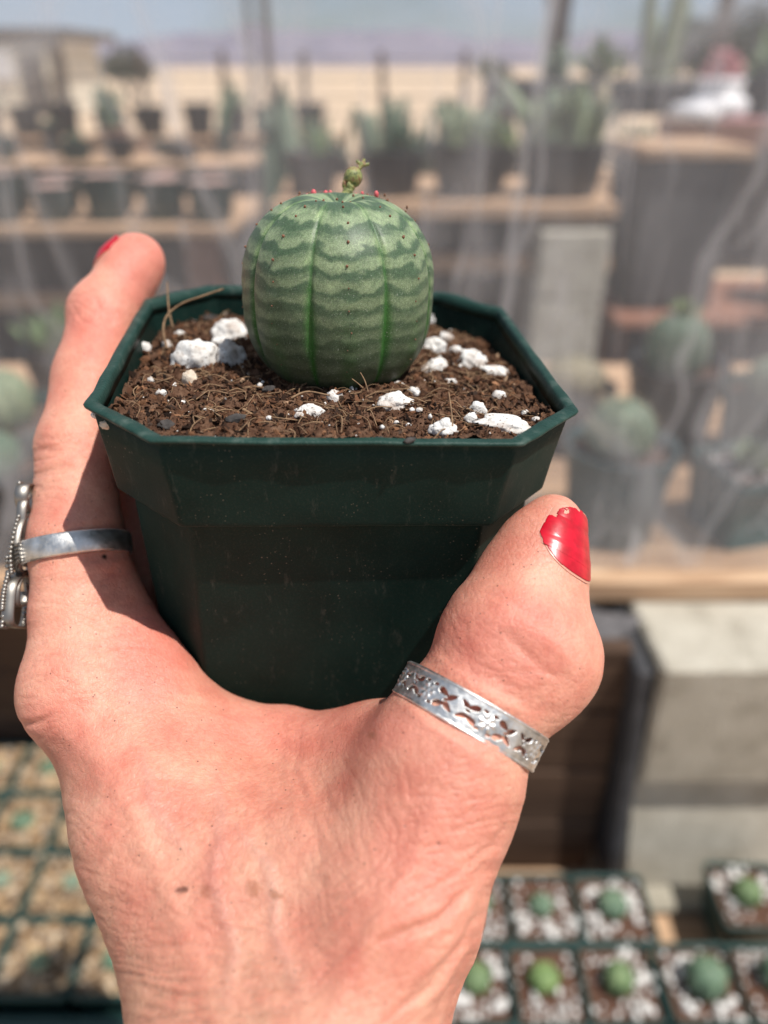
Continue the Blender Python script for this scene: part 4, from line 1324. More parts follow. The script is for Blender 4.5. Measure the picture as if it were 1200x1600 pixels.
m_post = noise_mat('grey_posts', [(0.3, (0.10, 0.085, 0.075)), (0.7, (0.18, 0.155, 0.135))], scale=12, rough=0.9)
m_wire = noise_mat('fence_wire', [(0.3, (0.16, 0.14, 0.12)), (0.7, (0.24, 0.21, 0.18))], scale=12, rough=0.6)
fence = thing('fence', 'post and wire fence across the dry field far behind', 'fence', (0, 19, 0))
for x in np.arange(-10.5, 14, 1.75):
    V, F = tube([(x, 19, -0.1), (x + rng.normal(0, .02), 19, 0.8), (x + rng.normal(0, .03), 19, 1.55)], 0.075, 7)
    obj('post', V, F, m_post, fence)
for z in (0.35, 0.7, 1.05, 1.4):
    V, F = tube([(-11, 19.06, z), (1, 19.06, z - 0.02), (14.5, 19.06, z)], 0.022, 5)
    obj('wire', V, F, m_wire, fence)

for (px, Y, r, top, lab) in ((400, 11.0, 0.035, 2.3, 'left one of the two tall thin posts rising above the fence'), (425, 10.6, 0.05, 2.3, 'right one of the two tall posts, thicker, rising above the fence'),
                             (1098, 8.2, 0.09, 2.4, 'thick grey post behind the white planter on the right')):
    p = on_y(px, 200, Y)
    o = thing('wooden_post', lab, 'post', (p[0], Y, 0), 'upright posts in the yard')
    V, F = tube([(p[0], Y, -0.1), (p[0] + .01, Y, 1.2), (p[0], Y, top)], r, 8)
    obj('shaft', V, F, m_post, o)
    V, F = tube([(p[0], Y, top), (p[0], Y, top + 0.03)], r * 1.25, 8)
    obj('cap', V, F, m_post, o)

# flat roofed shed far left
m_wallc = noise_mat('cream_stucco', [(0.3, (0.68, 0.62, 0.50)), (0.7, (0.78, 0.72, 0.60))], scale=3, rough=0.9)
m_roof = noise_mat('dark_roof', [(0.3, (0.10, 0.085, 0.075)), (0.7, (0.16, 0.14, 0.125))], scale=3, rough=0.9)
m_bright = noise_mat('pale_panel', [(0.3, (0.68, 0.68, 0.70)), (0.7, (0.80, 0.80, 0.82))], scale=3, rough=0.6)
shed = thing('shed', 'cream shed with flat dark roof far away at the left', 'shed', (-12.5, 25, 0))
for (x0, x1, y0, y1, z0, z1, nm, mm_) in ((-16, -9.4, 25, 29, 0, 1.75, 'wall', m_wallc), (-16.6, -8.9, 24.9, 29.6, 1.95, 2.2, 'roof', m_roof), (-9.3, -9.0, 24.5, 24.8, 0, 1.95, 'post', m_post), (-12.2, -11.9, 24.5, 24.8, 0, 1.95, 'post', m_post),
                                          (-15.2, -14.9, 24.5, 24.8, 0, 1.95, 'post', m_post), (-11.5, -10.6, 24.93, 25, 0.9, 1.6, 'window', m_bright), (-14.2, -12.8, 24.93, 25, 0.9, 1.6, 'window', m_bright), (-10.4, -9.7, 24.93, 25, 0, 1.6, 'door', m_roof)):
    V, F = box(x0, x1, y0, y1, z0, z1, 0.02)
    obj(nm, V, F, mm_, shed, smooth=False)
V, F = box(-16, -9.4, 25.2, 29, 1.75, 1.95, 0.01)
obj('parapet', V, F, m_bright, shed, smooth=False)

def leaf_cloud(c, r, n_, size, seed, squash=0.8):
    g = np.random.default_rng(seed)
    d = g.normal(0, 1, (n_, 3)); d /= np.linalg.norm(d, axis=1)[:, None]
    rad_ = g.random(n_) ** 0.45
    q = d * rad_[:, None] * np.array([r, r, r * squash])
    q *= (1 + 0.35 * fbm(d * 2.2 + seed, 3, seed))[:, None]
    q = q[vnoise(q / r * 3.3 + seed, seed) > -0.35] + np.array(c)
    k = len(q)
    a = g.normal(0, 1, (k, 3)); a /= np.linalg.norm(a, axis=1)[:, None]
    b = np.cross(a, g.normal(0, 1, (k, 3))); b /= np.linalg.norm(b, axis=1)[:, None]
    s_ = size * g.uniform(0.5, 1.4, (k, 1))
    V = np.stack([q - a * s_, q + b * s_ * .5, q + a * s_, q - b * s_ * .5], 1).reshape(-1, 3)
    return V, np.arange(4 * k).reshape(-1, 4)
m_leafd = noise_mat('dark_foliage', [(0.35, (0.045, 0.055, 0.035)), (0.65, (0.085, 0.095, 0.060))], scale=3, rough=0.8)
m_leafo = noise_mat('olive_foliage', [(0.35, (0.07, 0.085, 0.045)), (0.65, (0.13, 0.145, 0.075))], scale=3, rough=0.8)
m_trunk = noise_mat('dark_trunk', [(0.3, (0.055, 0.045, 0.04)), (0.7, (0.11, 0.09, 0.08))], scale=12, rough=0.95, bump=0.6)
def tree(px, Y, trunk_r, h, crowns, mleaf, lab, leaf, n_):
    p = on_y(px, 150, Y)
    o = thing('tree', lab, 'tree', (p[0], Y, 0), 'trees in the yard')
    t = curve([(p[0], Y, -0.1), (p[0] + .03, Y, h * .35), (p[0] - .04, Y + .05, h * .7), (p[0] + .02, Y, h)], 14)
    V, F = tube(t, trunk_r * np.linspace(1.2, 0.65, 14), 9)
    obj('trunk', V, F, m_trunk, o)
    for i, (dx, dy, dz, r) in enumerate(crowns):
        b_ = t[9 + (i % 4)]
        V, F = tube(curve([b_, (b_ + np.array([p[0] + dx, Y + dy, h + dz])) / 2 + np.array([0, 0, .05 * h]), (p[0] + dx, Y + dy, h + dz)], 8), trunk_r * np.linspace(.5, .15, 8), 6)
        obj('branch', V, F, m_trunk, o)
        V, F = leaf_cloud((p[0] + dx, Y + dy, h + dz), r, n_, leaf, 100 + i + int(px))
        obj('crown', V, F, mleaf, o, smooth=False)
tree(205, 22, 0.07, 0.75, [(0, 0, .55, .55), (.25, .1, .45, .40), (-.3, 0, .5, .42)], m_leafd, 'small round dark tree on a short trunk in the dry field', .06, 900)
tree(868, 8.5, 0.13, 2.2, [(-.5, .3, .5, .8), (.6, 0, .3, .75), (.9, .5, .8, .8), (0, .2, 1.0, .9)], m_leafo, 'tree with thick dark trunk standing behind the dark planter', .05, 1600)
tree(1150, 12, 0.10, 1.3, [(0, 0, .3, .6), (.6, .3, .2, .55), (-.6, .2, .15, .5), (1.2, .1, .3, .6)], m_leafd, 'low bushy dark tree at the upper right edge', .05, 1300)
tree(760, 30, 0.10, 0.9, [(0, 0, .3, .5), (.5, .3, .1, .4)], m_leafo, 'distant small bush at the foot of the hills', .08, 500)

# ------------------------------------------------------------------ benches in the yard
def bench(name, lab, x0, x1, yf, dep, ztop, th=0.028, nb=3, under_shade=None, legs=(), mw=None, rail=None):
    mw = mw or m_wood
    o = thing(name, lab, 'bench', ((x0 + x1) / 2, yf + dep / 2, 0), 'plant benches in the yard')
    wd_ = dep / nb
    for k in range(nb):
        board('plank', x0 + rng.normal(0, .01), x1 + rng.normal(0, .01), yf + k * wd_ + .004, yf + (k + 1) * wd_ - .004, ztop - th, ztop + rng.normal(0, .0015), mw, o, .004)
    for lx in legs:
        board('leg', lx - .045, lx + .045, yf + .06, yf + .15, 0, ztop - th - .001, m_redwood, o, .004)
        board('leg', lx - .045, lx + .045, yf + dep - .15, yf + dep - .06, 0, ztop - th - .001, m_redwood, o, .004)
    if rail:
        board('rail', x0, x1, yf + .062, yf + .10, rail, rail + .05, mw, o, .003)
    if under_shade is not None:  # dark sheet added below the planks, standing for the shade underneath
        n_ = 60
        X = np.linspace(x0, x1, n_); Zs = np.linspace(ztop - th - .002, 0.02, 8)
        V = np.array([(x, yf + under_shade + .018 * sin(x * 31) * (j / 7) + .012 * sin(x * 77 + 1), z) for x in X for j, z in enumerate(Zs)])
        obj('under_shade', V, grid_faces(n_, 8), m_cloth, o)
    return o
bA = bench('wooden_bench', 'long wooden bench carrying the row of green pots, upper left', -2.6, -0.42, 2.28, 0.62, 0.855, under_shade=.20, legs=(-2.4, -1.5, -0.55), rail=.60)
bB = bench('wooden_bench', 'wooden bench on concrete blocks under the big black bins', -0.34, 0.70, 2.34, 0.66, 0.905, th=.036, under_shade=.30, legs=(-.25,), rail=.70)
bC = bench('wooden_bench', 'far bench with small black pots behind the green row', -3.6, -0.35, 6.9, 0.5, 0.75, under_shade=.1, legs=(-3.4, -2, -.5))
bD = bench('wooden_bench', 'red-brown bench with white planter and trinkets, right edge', 1.95, 4.2, 5.3, 0.7, 0.95, th=.14, legs=(2.22, 4.0), mw=m_redwood, under_shade=.45)

def lathe_pot(name, lab, x, y, z, r, h, m, msoil, group, fill=0.88, lipw=0.06, cat='plant pot', seg=28):
    o = thing(name, lab, cat, (x, y, z), group)
    rb = r * 0.76
    V, F = lathe([(0, 0), (rb, 0), (rb * 1.02, .004 * r), (r * 0.95, h * .80), (r * .955, h * .83), (r * .90, h * .84), (rb * .94, h * .05), (0, h * .045)], seg, (x, y, z))
    obj('pot_wall', V, F, m, o)
    V, F = lathe([(r * .957, h * .81), (r * 1.0, h * .82), (r * 1.015, h * .97), (r * 1.03, h), (r * .965, h), (r * .93, h * .83), (r * .957, h * .81)], seg, (x, y, z))
    obj('rim', V, F, m, o)
    n_ = 14
    rr_ = np.linspace(0, r * .94, 7)
    V = [(x, y, z + h * fill)]
    for q in rr_[1:]:
        for k in range(20):
            a = 2 * pi * k / 20
            V.append((x + q * cos(a), y + q * sin(a), z + h * fill + rng.normal(0, .012 * r)))
    F = [(0, 1 + k, 1 + (k + 1) % 20) for k in range(20)]
    for j in range(5):
        F += [(1 + j * 20 + k, 1 + (j + 1) * 20 + k, 1 + (j + 1) * 20 + (k + 1) % 20, 1 + j * 20 + (k + 1) % 20) for k in range(20)]
    obj('soil', V, F, msoil, o)
    return o

def rib_ball(x, y, z, r, h, nrib, depth, p=0.85, seg=64, rings=22, seed=0):
    """ribbed globe or column standing on (x,y,z)"""
    ph_ = np.linspace(0, 2 * pi, seg, endpoint=False)
    la = np.linspace(-pi / 2 * .85, pi / 2, rings)
    V = []
    for a in ph_:
        k = 1 - depth * (0.5 - 0.5 * cos(a * nrib))
        for l in la:
            c_, s_ = abs(cos(l)) ** p, (1 if l > 0 else -1) * abs(sin(l)) ** p
            V.append((x + r * k * c_ * cos(a), y + r * k * c_ * sin(a), z + h * .5 * (s_ + 1) - h * .02))
    V = np.array(V)
    V = V + r * 0.05 * fbm(V / r * 1.3 + seed, 2, seed + 2)[:, None]
    return V, grid_faces(seg, rings, wrap_u=True)

def spines(V, n_, ln, seed):
    g = np.random.default_rng(seed)
    c = V.mean(0)
    parts = []
    for i in g.choice(len(V), n_):
        d = nrm(V[i] - c + np.array([0, 0, .3 * ln])); d = nrm(d + g.normal(0, .45, 3))
        u_, w_, _ = frame_from(d)
        a = V[i] - d * ln * .05
        parts.append((np.array([a + u_ * ln * .05, a - u_ * ln * .03 + w_ * ln * .04, a - u_ * ln * .03 - w_ * ln * .04, a + d * ln]), [(0, 1, 3), (1, 2, 3), (2, 0, 3)]))
    return merge(parts)

def globe(lab, x, y, z, r, h, nrib, depth, m, group, sp=0, ln=.01, seed=0, p=.85, name='small_cactus'):
    o = thing(name, lab, 'cactus', (x, y, z), group)
    V, F = rib_ball(x, y, z, r, h, nrib, depth, p, seed=seed)
    obj('stem', V, F, m, o)
    if sp:
        V2, F2 = spines(V[V[:, 2] > z + h * .35], sp, ln, seed)
        obj('spines', V2, F2, m_spine, o, smooth=False, kind='stuff')
    return o

def columns(lab, x, y, z, n_, hgt, r, spread, m, group, seed, name='column_cactus', lean=.15):
    g = np.random.default_rng(seed)
    o = thing(name, lab, 'cactus', (x, y, z), group)
    for i in range(n_):
        a = g.uniform(0, 2 * pi); q = spread * sqrt(g.random())
        h_ = hgt * g.uniform(.55, 1.05)
        p0 = np.array([x + q * cos(a), y + q * sin(a), z])
        dx = g.normal(0, lean, 2) * h_
        c_ = curve([p0, p0 + np.array([dx[0] * .3, dx[1] * .3, h_ * .5]), p0 + np.array([dx[0], dx[1], h_])], 9)
        V, F = tube(c_, r * g.uniform(.8, 1.15) * np.array([.8, 1, 1.03, 1.03, 1.02, 1.0, .92, .7, .15]), 10)
        obj('stem', V, F, m if g.random() < .75 else m_cact[4], o)
    return o

def rosette(lab, x, y, z, n_, ln, w, m, group, seed, name='agave', cat='plant'):
    g = np.random.default_rng(seed)
    o = thing(name, lab, cat, (x, y, z), group)
    for i in range(n_):
        a = i * 2.399; el = radians(25 + 60 * i / n_)
        d = np.array([cos(a) * cos(el), sin(a) * cos(el), sin(el)])
        sd = np.array([-sin(a), cos(a), 0])
        up_ = np.cross(d, sd) * -1
        l_ = ln * g.uniform(.75, 1.1)
        V = []
        for j, t in enumerate(np.linspace(0, 1, 6)):
            c_ = np.array([x, y, z]) + d * l_ * t + up_ * (-.10 * l_ * t * t)
            ww_ = w * (.7 + .9 * t - 1.6 * t ** 3) + .0006
            V += [c_ - sd * ww_ + up_ * ww_ * .35, c_ - up_ * ww_ * .25, c_ + sd * ww_ + up_ * ww_ * .35]
        V = np.array(V)
        F = [tuple(f) for f in grid_faces(6, 3)] + [(0, 3, 5, 2), (3, 6, 8, 5), (6, 9, 11, 8), (9, 12, 14, 11), (12, 15, 17, 14)]
        obj('leaf', V, F, m, o)
    return o

names_ = ['first', 'second', 'third', 'fourth', 'fifth', 'sixth', 'seventh', 'eighth', 'ninth', 'tenth', 'eleventh', 'twelfth', 'thirteenth', 'fourteenth']
m_terra_ = noise_mat('faded_clay', [(0.3, (0.26, 0.15, 0.11)), (0.7, (0.36, 0.22, 0.16))], scale=30, rough=0.9)
# pots along bench A: dark green with pink gravel
gA = 'green pots in rows on the left bench'
names = ['first', 'second', 'third', 'fourth', 'fifth', 'sixth', 'seventh', 'eighth', 'ninth', 'tenth', 'eleventh', 'twelfth']
i = 0
for row, yy in ((0, 2.38), (1, 2.55)):
    for k in range(6):
        x = -0.50 - .158 * k - .05 * row + rng.normal(0, .012)
        lab = 'pink-gravel green pot, %s from the right, %s row of left bench' % (names[k], 'front' if row == 0 else 'back')
        lathe_pot('gravel_pot', lab, x, yy + rng.normal(0, .012), 0.858, .066 + rng.uniform(-.008, .008), .115 + rng.uniform(-.022, .02), m_green, m_pink, gA, fill=.97, seg=20)
        i += 1
# bins on bench B with cactus clumps
gB = 'big black pots on the middle bench'
binx = [(-.22, .085, .12, 'left'), (0.02, .10, .125, 'second from the left'), (0.265, .125, .145, 'third from the left'), (0.545, .135, .15, 'rightmost')]
for j, (x, r, h, w) in enumerate(binx):
    lathe_pot('black_bin', 'large black pot of cacti on the middle bench, %s' % ('leftmost' if w == 'left' else w), x, 2.52, .908, r, h, m_black, m_bsoil, gB, fill=.93)
columns('thin dark green cactus stems in the leftmost black pot', -.22, 2.52, 1.02, 5, .09, .014, .06, m_cact[0], None, 5)
columns('tall grey-green column cactus beside the globe, second black pot', 0.00, 2.52, 1.02, 4, .16, .022, .06, m_cact[4], None, 6)
rosette('spiky blue-green rosette in the second black pot', .05, 2.50, 1.02, 22, .10, .018, m_cact[1], None, 7)
columns('bushy clump of yellow-green cactus fingers in third black pot', .255, 2.52, 1.04, 16, .13, .020, .095, m_cact[2], None, 8, lean=.22)
columns('wide clump of pale cactus fingers in the rightmost black pot', .53, 2.52, 1.04, 22, .17, .019, .11, m_cact[2], None, 9, lean=.26)
rosette('lime green rosette at the edge of third black pot', .33, 2.45, 1.04, 18, .10, .014, m_cact[3], None, 12)
columns('single yellowish column cactus at the right rim of the bins', .64, 2.60, 1.03, 2, .19, .022, .02, m_cact[5], None, 13, lean=.03)
# block pier under bench B
m_grey = m_conc
bx = on_y(888, 430, 2.37)[0]
for k in range(4):
    V, F = box(-.105, .105, -.19, .19, 0.0, .196, .006, .001)
    z0 = .04 + k * .2
    o = bpy.data.objects.new('concrete_block', make_mesh('concrete_block', V, F, m_conc, False)); COL.objects.link(o)
    o.location = (bx + rng.normal(0, .003), 2.515, z0); o.rotation_euler = (0, 0, rng.normal(0, .02))
    tag(o, 'pale concrete block under the middle bench, ' + ('lowest of its stack', 'second from the bottom', 'third from the bottom', 'topmost of its stack')[k], 'concrete block', 'blocks under the middle bench')
V, F = box(bx - .16, bx + .16, 2.29, 2.76, .006, .0395, .004)
tag(obj('paving_slab', V, F, m_conc_dk, None, False), 'grey paving slab under the pale block stack', 'paving slab')
bF = bench('wooden_bench', 'crowded plant bench in the middle distance above the held cactus', -.55, 1.30, 3.5, .75, .80, under_shade=.2, legs=(-.4, 1.2))
gF = 'plants crowding the middle distance bench'
kinds = ['dull grey-green cactus fingers', 'olive rosette', 'dark cactus fingers', 'pale cactus fingers', 'blue-grey rosette']
g_ = np.random.default_rng(91)
for k in range(14):
    row = k % 2
    x, y = -.46 + .127 * k + g_.normal(0, .015), 3.62 + .36 * row + g_.normal(0, .03)
    r_, h_ = g_.uniform(.055, .085), g_.uniform(.09, .15)
    w_ = '%s from the left on the crowded bench' % (names_[k])
    lathe_pot('black_pot', 'dark nursery pot, ' + w_, x, y, .802, r_, h_, (m_black, m_green, m_black, m_terra_)[k % 4], m_bsoil, gF, seg=16)
    kd = int(g_.integers(0, 5)); ht = g_.uniform(.08, .24)
    if kd in (1, 4):
        rosette(kinds[kd] + ', ' + w_, x, y, .80 + h_ * .85, 16, ht * .8, .016, m_cact[(0, 0, 0, 0, 1)[kd]], gF, 700 + k)
    else:
        columns(kinds[kd] + ', ' + w_, x, y, .80 + h_ * .85, int(g_.integers(3, 8)), ht, .014, r_ * .7, m_cact[(4, 0, 1, 2, 0)[kd]], gF, 800 + k, lean=.2)
bG = bench('wooden_bench', 'bench of mixed dark pots between the green row and far bench', -3.3, -.72, 4.5, .7, .80, under_shade=.15, legs=(-3.1, -.9))
gG = 'plants on the mixed bench at the left'
for k in range(14):
    x, y = -3.1 + .165 * k + g_.normal(0, .03), 4.62 + .32 * (k % 2) + g_.normal(0, .04)
    r_, h_ = g_.uniform(.05, .10), g_.uniform(.07, .16)
    w_ = '%s from the left on the mixed left bench' % names_[k]
    lathe_pot('black_pot', 'weathered dark pot, ' + w_, x, y, .802, r_, h_, (m_black, m_bluegreen, m_black, m_green, m_terra_)[k % 5], (m_bsoil, m_pink)[k % 2], gG, seg=16)
    kd = int(g_.integers(0, 7))
    if kd in (1, 4): rosette(kinds[kd] + ', ' + w_, x, y, .80 + h_ * .85, 15, g_.uniform(.06, .15), .016, m_cact[(0, 0, 0, 0, 1)[kd]], gG, 900 + k)
    elif kd in (0, 2, 3): columns(kinds[kd] + ', ' + w_, x, y, .80 + h_ * .85, int(g_.integers(2, 7)), g_.uniform(.06, .24), .014, r_ * .7, m_cact[(4, 0, 1, 2, 0)[kd]], gG, 950 + k, lean=.2)
# second pier in front, holding the far pots' low bench
bE = bench('wooden_bench', 'low dark bench with cabinet behind the film, right of the block stack', .78, 1.75, 2.5, .6, .52, under_shade=.05, legs=(.85, 1.7), mw=m_redwood)
V, F = box(.83, 1.13, 2.62, 3.0, .522, 1.00, .012, .002)
cabinet = thing('crate', 'dark grey crate wrapped in cloth with a wooden lid', 'crate', (.98, 2.81, .522))
obj('side_panels', V, F, m_cloth, cabinet, smooth=False)
board('lid', .81, 1.16, 2.59, 3.03, 1.003, 1.035, m_wood, cabinet, .004)
lathe_pot('black_bin', 'black pot with a dull shrub on the low bench right of crate', 1.5, 2.75, .522, .14, .22, m_black, m_bsoil, None)
rosette('dull olive rosette in the pot right of crate', 1.5, 2.75, .72, 22, .2, .02, m_cact[4], None, 31)
board_l = thing('plank_stack', 'short tan plank lying across low bench at the right edge', 'plank', (1.5, 2.52, .55))
board('plank', 1.28, 2.0, 2.44, 2.54, .60, .66, m_wood, board_l)
board('plank', 1.30, 2.0, 2.44, 2.54, .523, .598, m_redwood, board_l)
# far bench C pots
for k in range(9):
    x = -3.35 + k * .345 + rng.normal(0, .03)
    lathe_pot('black_pot', 'square-shouldered black pot on the far bench, %s from the left' % names[k], x, 7.12, .752, .13, .20 + .02 * (k % 3), m_black, m_bsoil, 'black pots on the far bench', seg=16)
    if k % 3 == 0:
        rosette('grey-green rosette in the %s black pot of the far bench' % names[k], x, 7.12, .93, 16, .22, .03, m_cact[4], 'rosettes on the far bench', 50 + k)
# tall columns right of centre and the dark trough under the tree
trough = thing('planter', 'long dark trough planter in front of the thick tree trunk', 'planter', (1.2, 6.3, 0))
V, F = box(.75, 2.35, 6.1, 6.6, .95, 1.17, .02)
obj('trough_wall', V, F, m_black, trough, smooth=False)
V, F = box(.79, 2.31, 6.14, 6.56, 1.172, 1.178, 0)
obj('soil', V, F, m_bsoil, trough, smooth=False)
for x in (.9, 2.2):
    board('leg', x - .06, x + .06, 6.2, 6.5, 0, .949, m_redwood, trough)
columns('tall pale green column cacti in the dark trough', 1.95, 6.35, 1.17, 5, .75, .045, .16, m_cact[2], None, 21, lean=.08)
columns('short olive cacti at the left of the dark trough', 1.25, 6.35, 1.17, 5, .28, .03, .18, m_cact[4], None, 22)
rosette('olive rosette in the middle of the dark trough', 1.55, 6.3, 1.17, 20, .3, .035, m_cact[0], None, 23)
columns('slim grey green column standing left of the bins', -.44, 3.4, 0, 3, 1.25, .055, .08, m_cact[4], None, 24, lean=.02)

# planter with pink flowers and trinkets on bench D
o = thing('planter', 'white glazed planter holding pink flowers on the red-brown bench', 'planter', (2.13, 5.5, .952))
V, F = lathe([(0, 0), (.15, 0), (.19, .03), (.20, .09), (.175, .135), (.13, .15), (.145, .20), (.15, .235), (.135, .24), (.11, .20), (0, .19)], 24, (2.13, 5.5, .952))
obj('bowl', V, F, m_white, o)
V, F = lathe([(0, .0), (.16, .0), (.165, .06), (.14, .10), (0, .11)], 24, (1.98, 5.42, .952))
obj('saucer_bowl', V, F, m_white, o)
m_petal = noise_mat('pink_petals', [(0.3, (0.50, 0.20, 0.22)), (0.7, (0.68, 0.36, 0.36))], scale=30, rough=0.7)
V, F = leaf_cloud((2.13, 5.5, 1.25), .12, 500, .022, 77)
obj('flowers', V, F, m_petal, o, smooth=False)
m_terra = noise_mat('terracotta', [(0.3, (0.45, 0.20, 0.11)), (0.7, (0.58, 0.30, 0.18))], scale=30, rough=0.8)
lathe_pot('terracotta_pot', 'small orange clay pot right of the white planter', 2.68, 5.55, .952, .085, .15, m_terra, m_bsoil, None)
globe('spiny dark globe in the small orange clay pot', 2.68, 5.55, 1.08, .07, .11, 10, .2, m_cact[1], None, 60, .03, 3)
o = thing('jar', 'pale blue glass jar on the red-brown bench', 'jar', (2.72, 5.38, .952))
m_glass, N, L, B = mat('blue_glass', (0.55, 0.70, 0.78), 0.08, 0.5); B.inputs['Transmission Weight'].default_value = 0.6
V, F = lathe([(0, 0), (.06, 0), (.075, .03), (.07, .08), (.05, .10), (.055, .115), (.048, .115), (.045, .10), (.062, .08), (.066, .03), (0, .012)], 20, (2.72, 5.38, .952))
obj('glass', V, F, m_glass, o)
V, F = lathe([(0, .116), (.058, .116), (.058, .135), (0, .137)], 20, (2.72, 5.38, .952))
obj('lid', V, F, m_white, o)
V, F = box(2.0, 2.6, 5.31, 5.36, .953, .975, .004)
tag(obj('red_tray', V, F, m_petal, None, False), 'narrow dusty red tray in front of the white planter', 'tray')
lathe_pot('black_bin', 'big black pot standing on the ground behind the red-brown bench', 3.0, 6.6, 0, .4, 1.2, m_black, m_bsoil, None)
rosette('large dark rosette spilling over the big black pot', 3.0, 6.6, 1.1, 26, .45, .05, m_cact[0], None, 71)

# ------------------------------------------------------------------ the two near shelves
ZU, ZL = 0.868, 0.552                                     # tops of upper and lower shelf
upper = thing('wooden_shelf', 'upper shelf of tan planks carrying the larger potted cacti', 'shelf', (0, .75, ZU))
for k in range(5):
    y0 = .530 + k * .112
    board('plank', -1.5 + rng.normal(0, .01), 1.5 + rng.normal(0, .01), y0, y0 + .109, ZU - .021, ZU + rng.normal(0, .0006), m_wood, upper)
lower = thing('wooden_shelf', 'lower shelf of planks under the trays of seedlings', 'shelf', (0, .45, ZL))
for k in range(6):
    y0 = .10 + k * .122
    board('plank', -1.5 + rng.normal(0, .01), 1.5 + rng.normal(0, .01), y0, y0 + .117, ZL - .024, ZL + rng.normal(0, .0006), m_wood, lower)
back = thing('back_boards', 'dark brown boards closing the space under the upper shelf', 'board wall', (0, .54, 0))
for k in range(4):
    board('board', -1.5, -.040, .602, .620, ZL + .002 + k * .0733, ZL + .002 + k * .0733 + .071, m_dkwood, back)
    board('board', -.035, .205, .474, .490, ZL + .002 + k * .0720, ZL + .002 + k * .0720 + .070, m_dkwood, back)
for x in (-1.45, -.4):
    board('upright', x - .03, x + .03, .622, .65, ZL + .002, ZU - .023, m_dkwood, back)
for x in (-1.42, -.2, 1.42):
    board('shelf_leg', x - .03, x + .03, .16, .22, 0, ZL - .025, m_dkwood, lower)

# the concrete blocks under the upper shelf
def block(lab, x0, x1, y0, y1, z0, z1, m, tiltx=0.0, rz=0.0):
    V, F = box(x0 - (x0 + x1) / 2, x1 - (x0 + x1) / 2, y0 - (y0 + y1) / 2, y1 - (y0 + y1) / 2, 0, z1 - z0, .004, .0006)
    me = make_mesh('concrete_block', V, F, m, False)
    o = bpy.data.objects.new('concrete_block', me); COL.objects.link(o)
    o.location = ((x0 + x1) / 2, (y0 + y1) / 2, z0); o.rotation_euler = (tiltx, 0, rz)
    return tag(o, lab, 'concrete block', 'blocks under the upper shelf')
bxl = on_y(968, 1385, .455)[0]
ol = block('sunlit lower concrete block standing behind the seedling pots', bxl, bxl + .40, .455, .650, ZL + .0015, ZL + .146, m_conc, 0, .01)
for v in ol.data.vertices:
    if v.co.x < 0 and v.co.z > .07: v.co.x -= .0085
    if v.co.y < 0 and v.co.z > .07: v.co.y += .020
ob = block('weathered upper concrete block carrying the plank shelf', bxl + .002, bxl + .40, .446, .640, ZL + .149, ZU - .0225, m_conc, 0.0, .006)
for v in ob.data.vertices:                                # its face leans in towards the foot
    if v.co.y < 0 and v.co.z < .06: v.co.y += .011
    if v.co.x < 0: v.co.x -= .0085 + (.0085 if v.co.z > .06 else 0)
V, F = box(bxl - .016, bxl - .002, .452, .600, ZL + .0015, ZU - .032, .003)  # dark panel added over the blocks' left faces to darken them
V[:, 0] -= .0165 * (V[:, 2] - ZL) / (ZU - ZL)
tag(obj('side_panel', V, F, m_cloth, None, False), 'dark panel added to darken the left side of the blocks', 'panel')
V, F = box(.075, .125, .42, .455, ZL + .0015, ZL + .020, .004)
tag(obj('wood_offcut', V, F, m_wood, None, False), 'small tan wood offcut lying beside the wrist', 'wood offcut')
V, F = box(bxl + .01, bxl + .36, .425, .4515, ZL + .0015, ZL + .012, .003)
tag(obj('mortar_strip', V, F, m_conc_dk, None, False), 'thin grey cement strip along the foot of the lower block', 'cement strip')

# crumpled cloth gathered under the plank edge
n_u, n_v = 140, 14
X = np.linspace(.16, .72, n_u)
V = []
for i_, x in enumerate(X):
    for j_ in range(n_v):
        t = j_ / (n_v - 1)
        y = .526 - .040 * t + .010 * sin(x * 50 + 4 * t) + .008 * sin(x * 23 + 1)
        sag = .004 * sin(x * 40) - .010 * np.exp(-((x - .268) / .02) ** 2) * 0
        z = ZU - .024 - (.024 + sag) * t + .006 * sin(x * 63 + 9 * t) * t
        z = max(z, ZU - .0215 - .0235 + .0012) if x > bxl and y > .456 else z
        V.append((x, y, z))
m_rag = noise_mat('grey_rag', [(0.3, (0.07, 0.065, 0.068)), (0.7, (0.15, 0.14, 0.14))], scale=90, rough=0.8, bump=0.5)
o = obj('shade_cloth', V, grid_faces(n_u, n_v), m_rag)
tag(o, 'crumpled grey cloth bunched between plank edge and concrete block', 'cloth')
o.modifiers.new('thick', 'SOLIDIFY').thickness = .0012

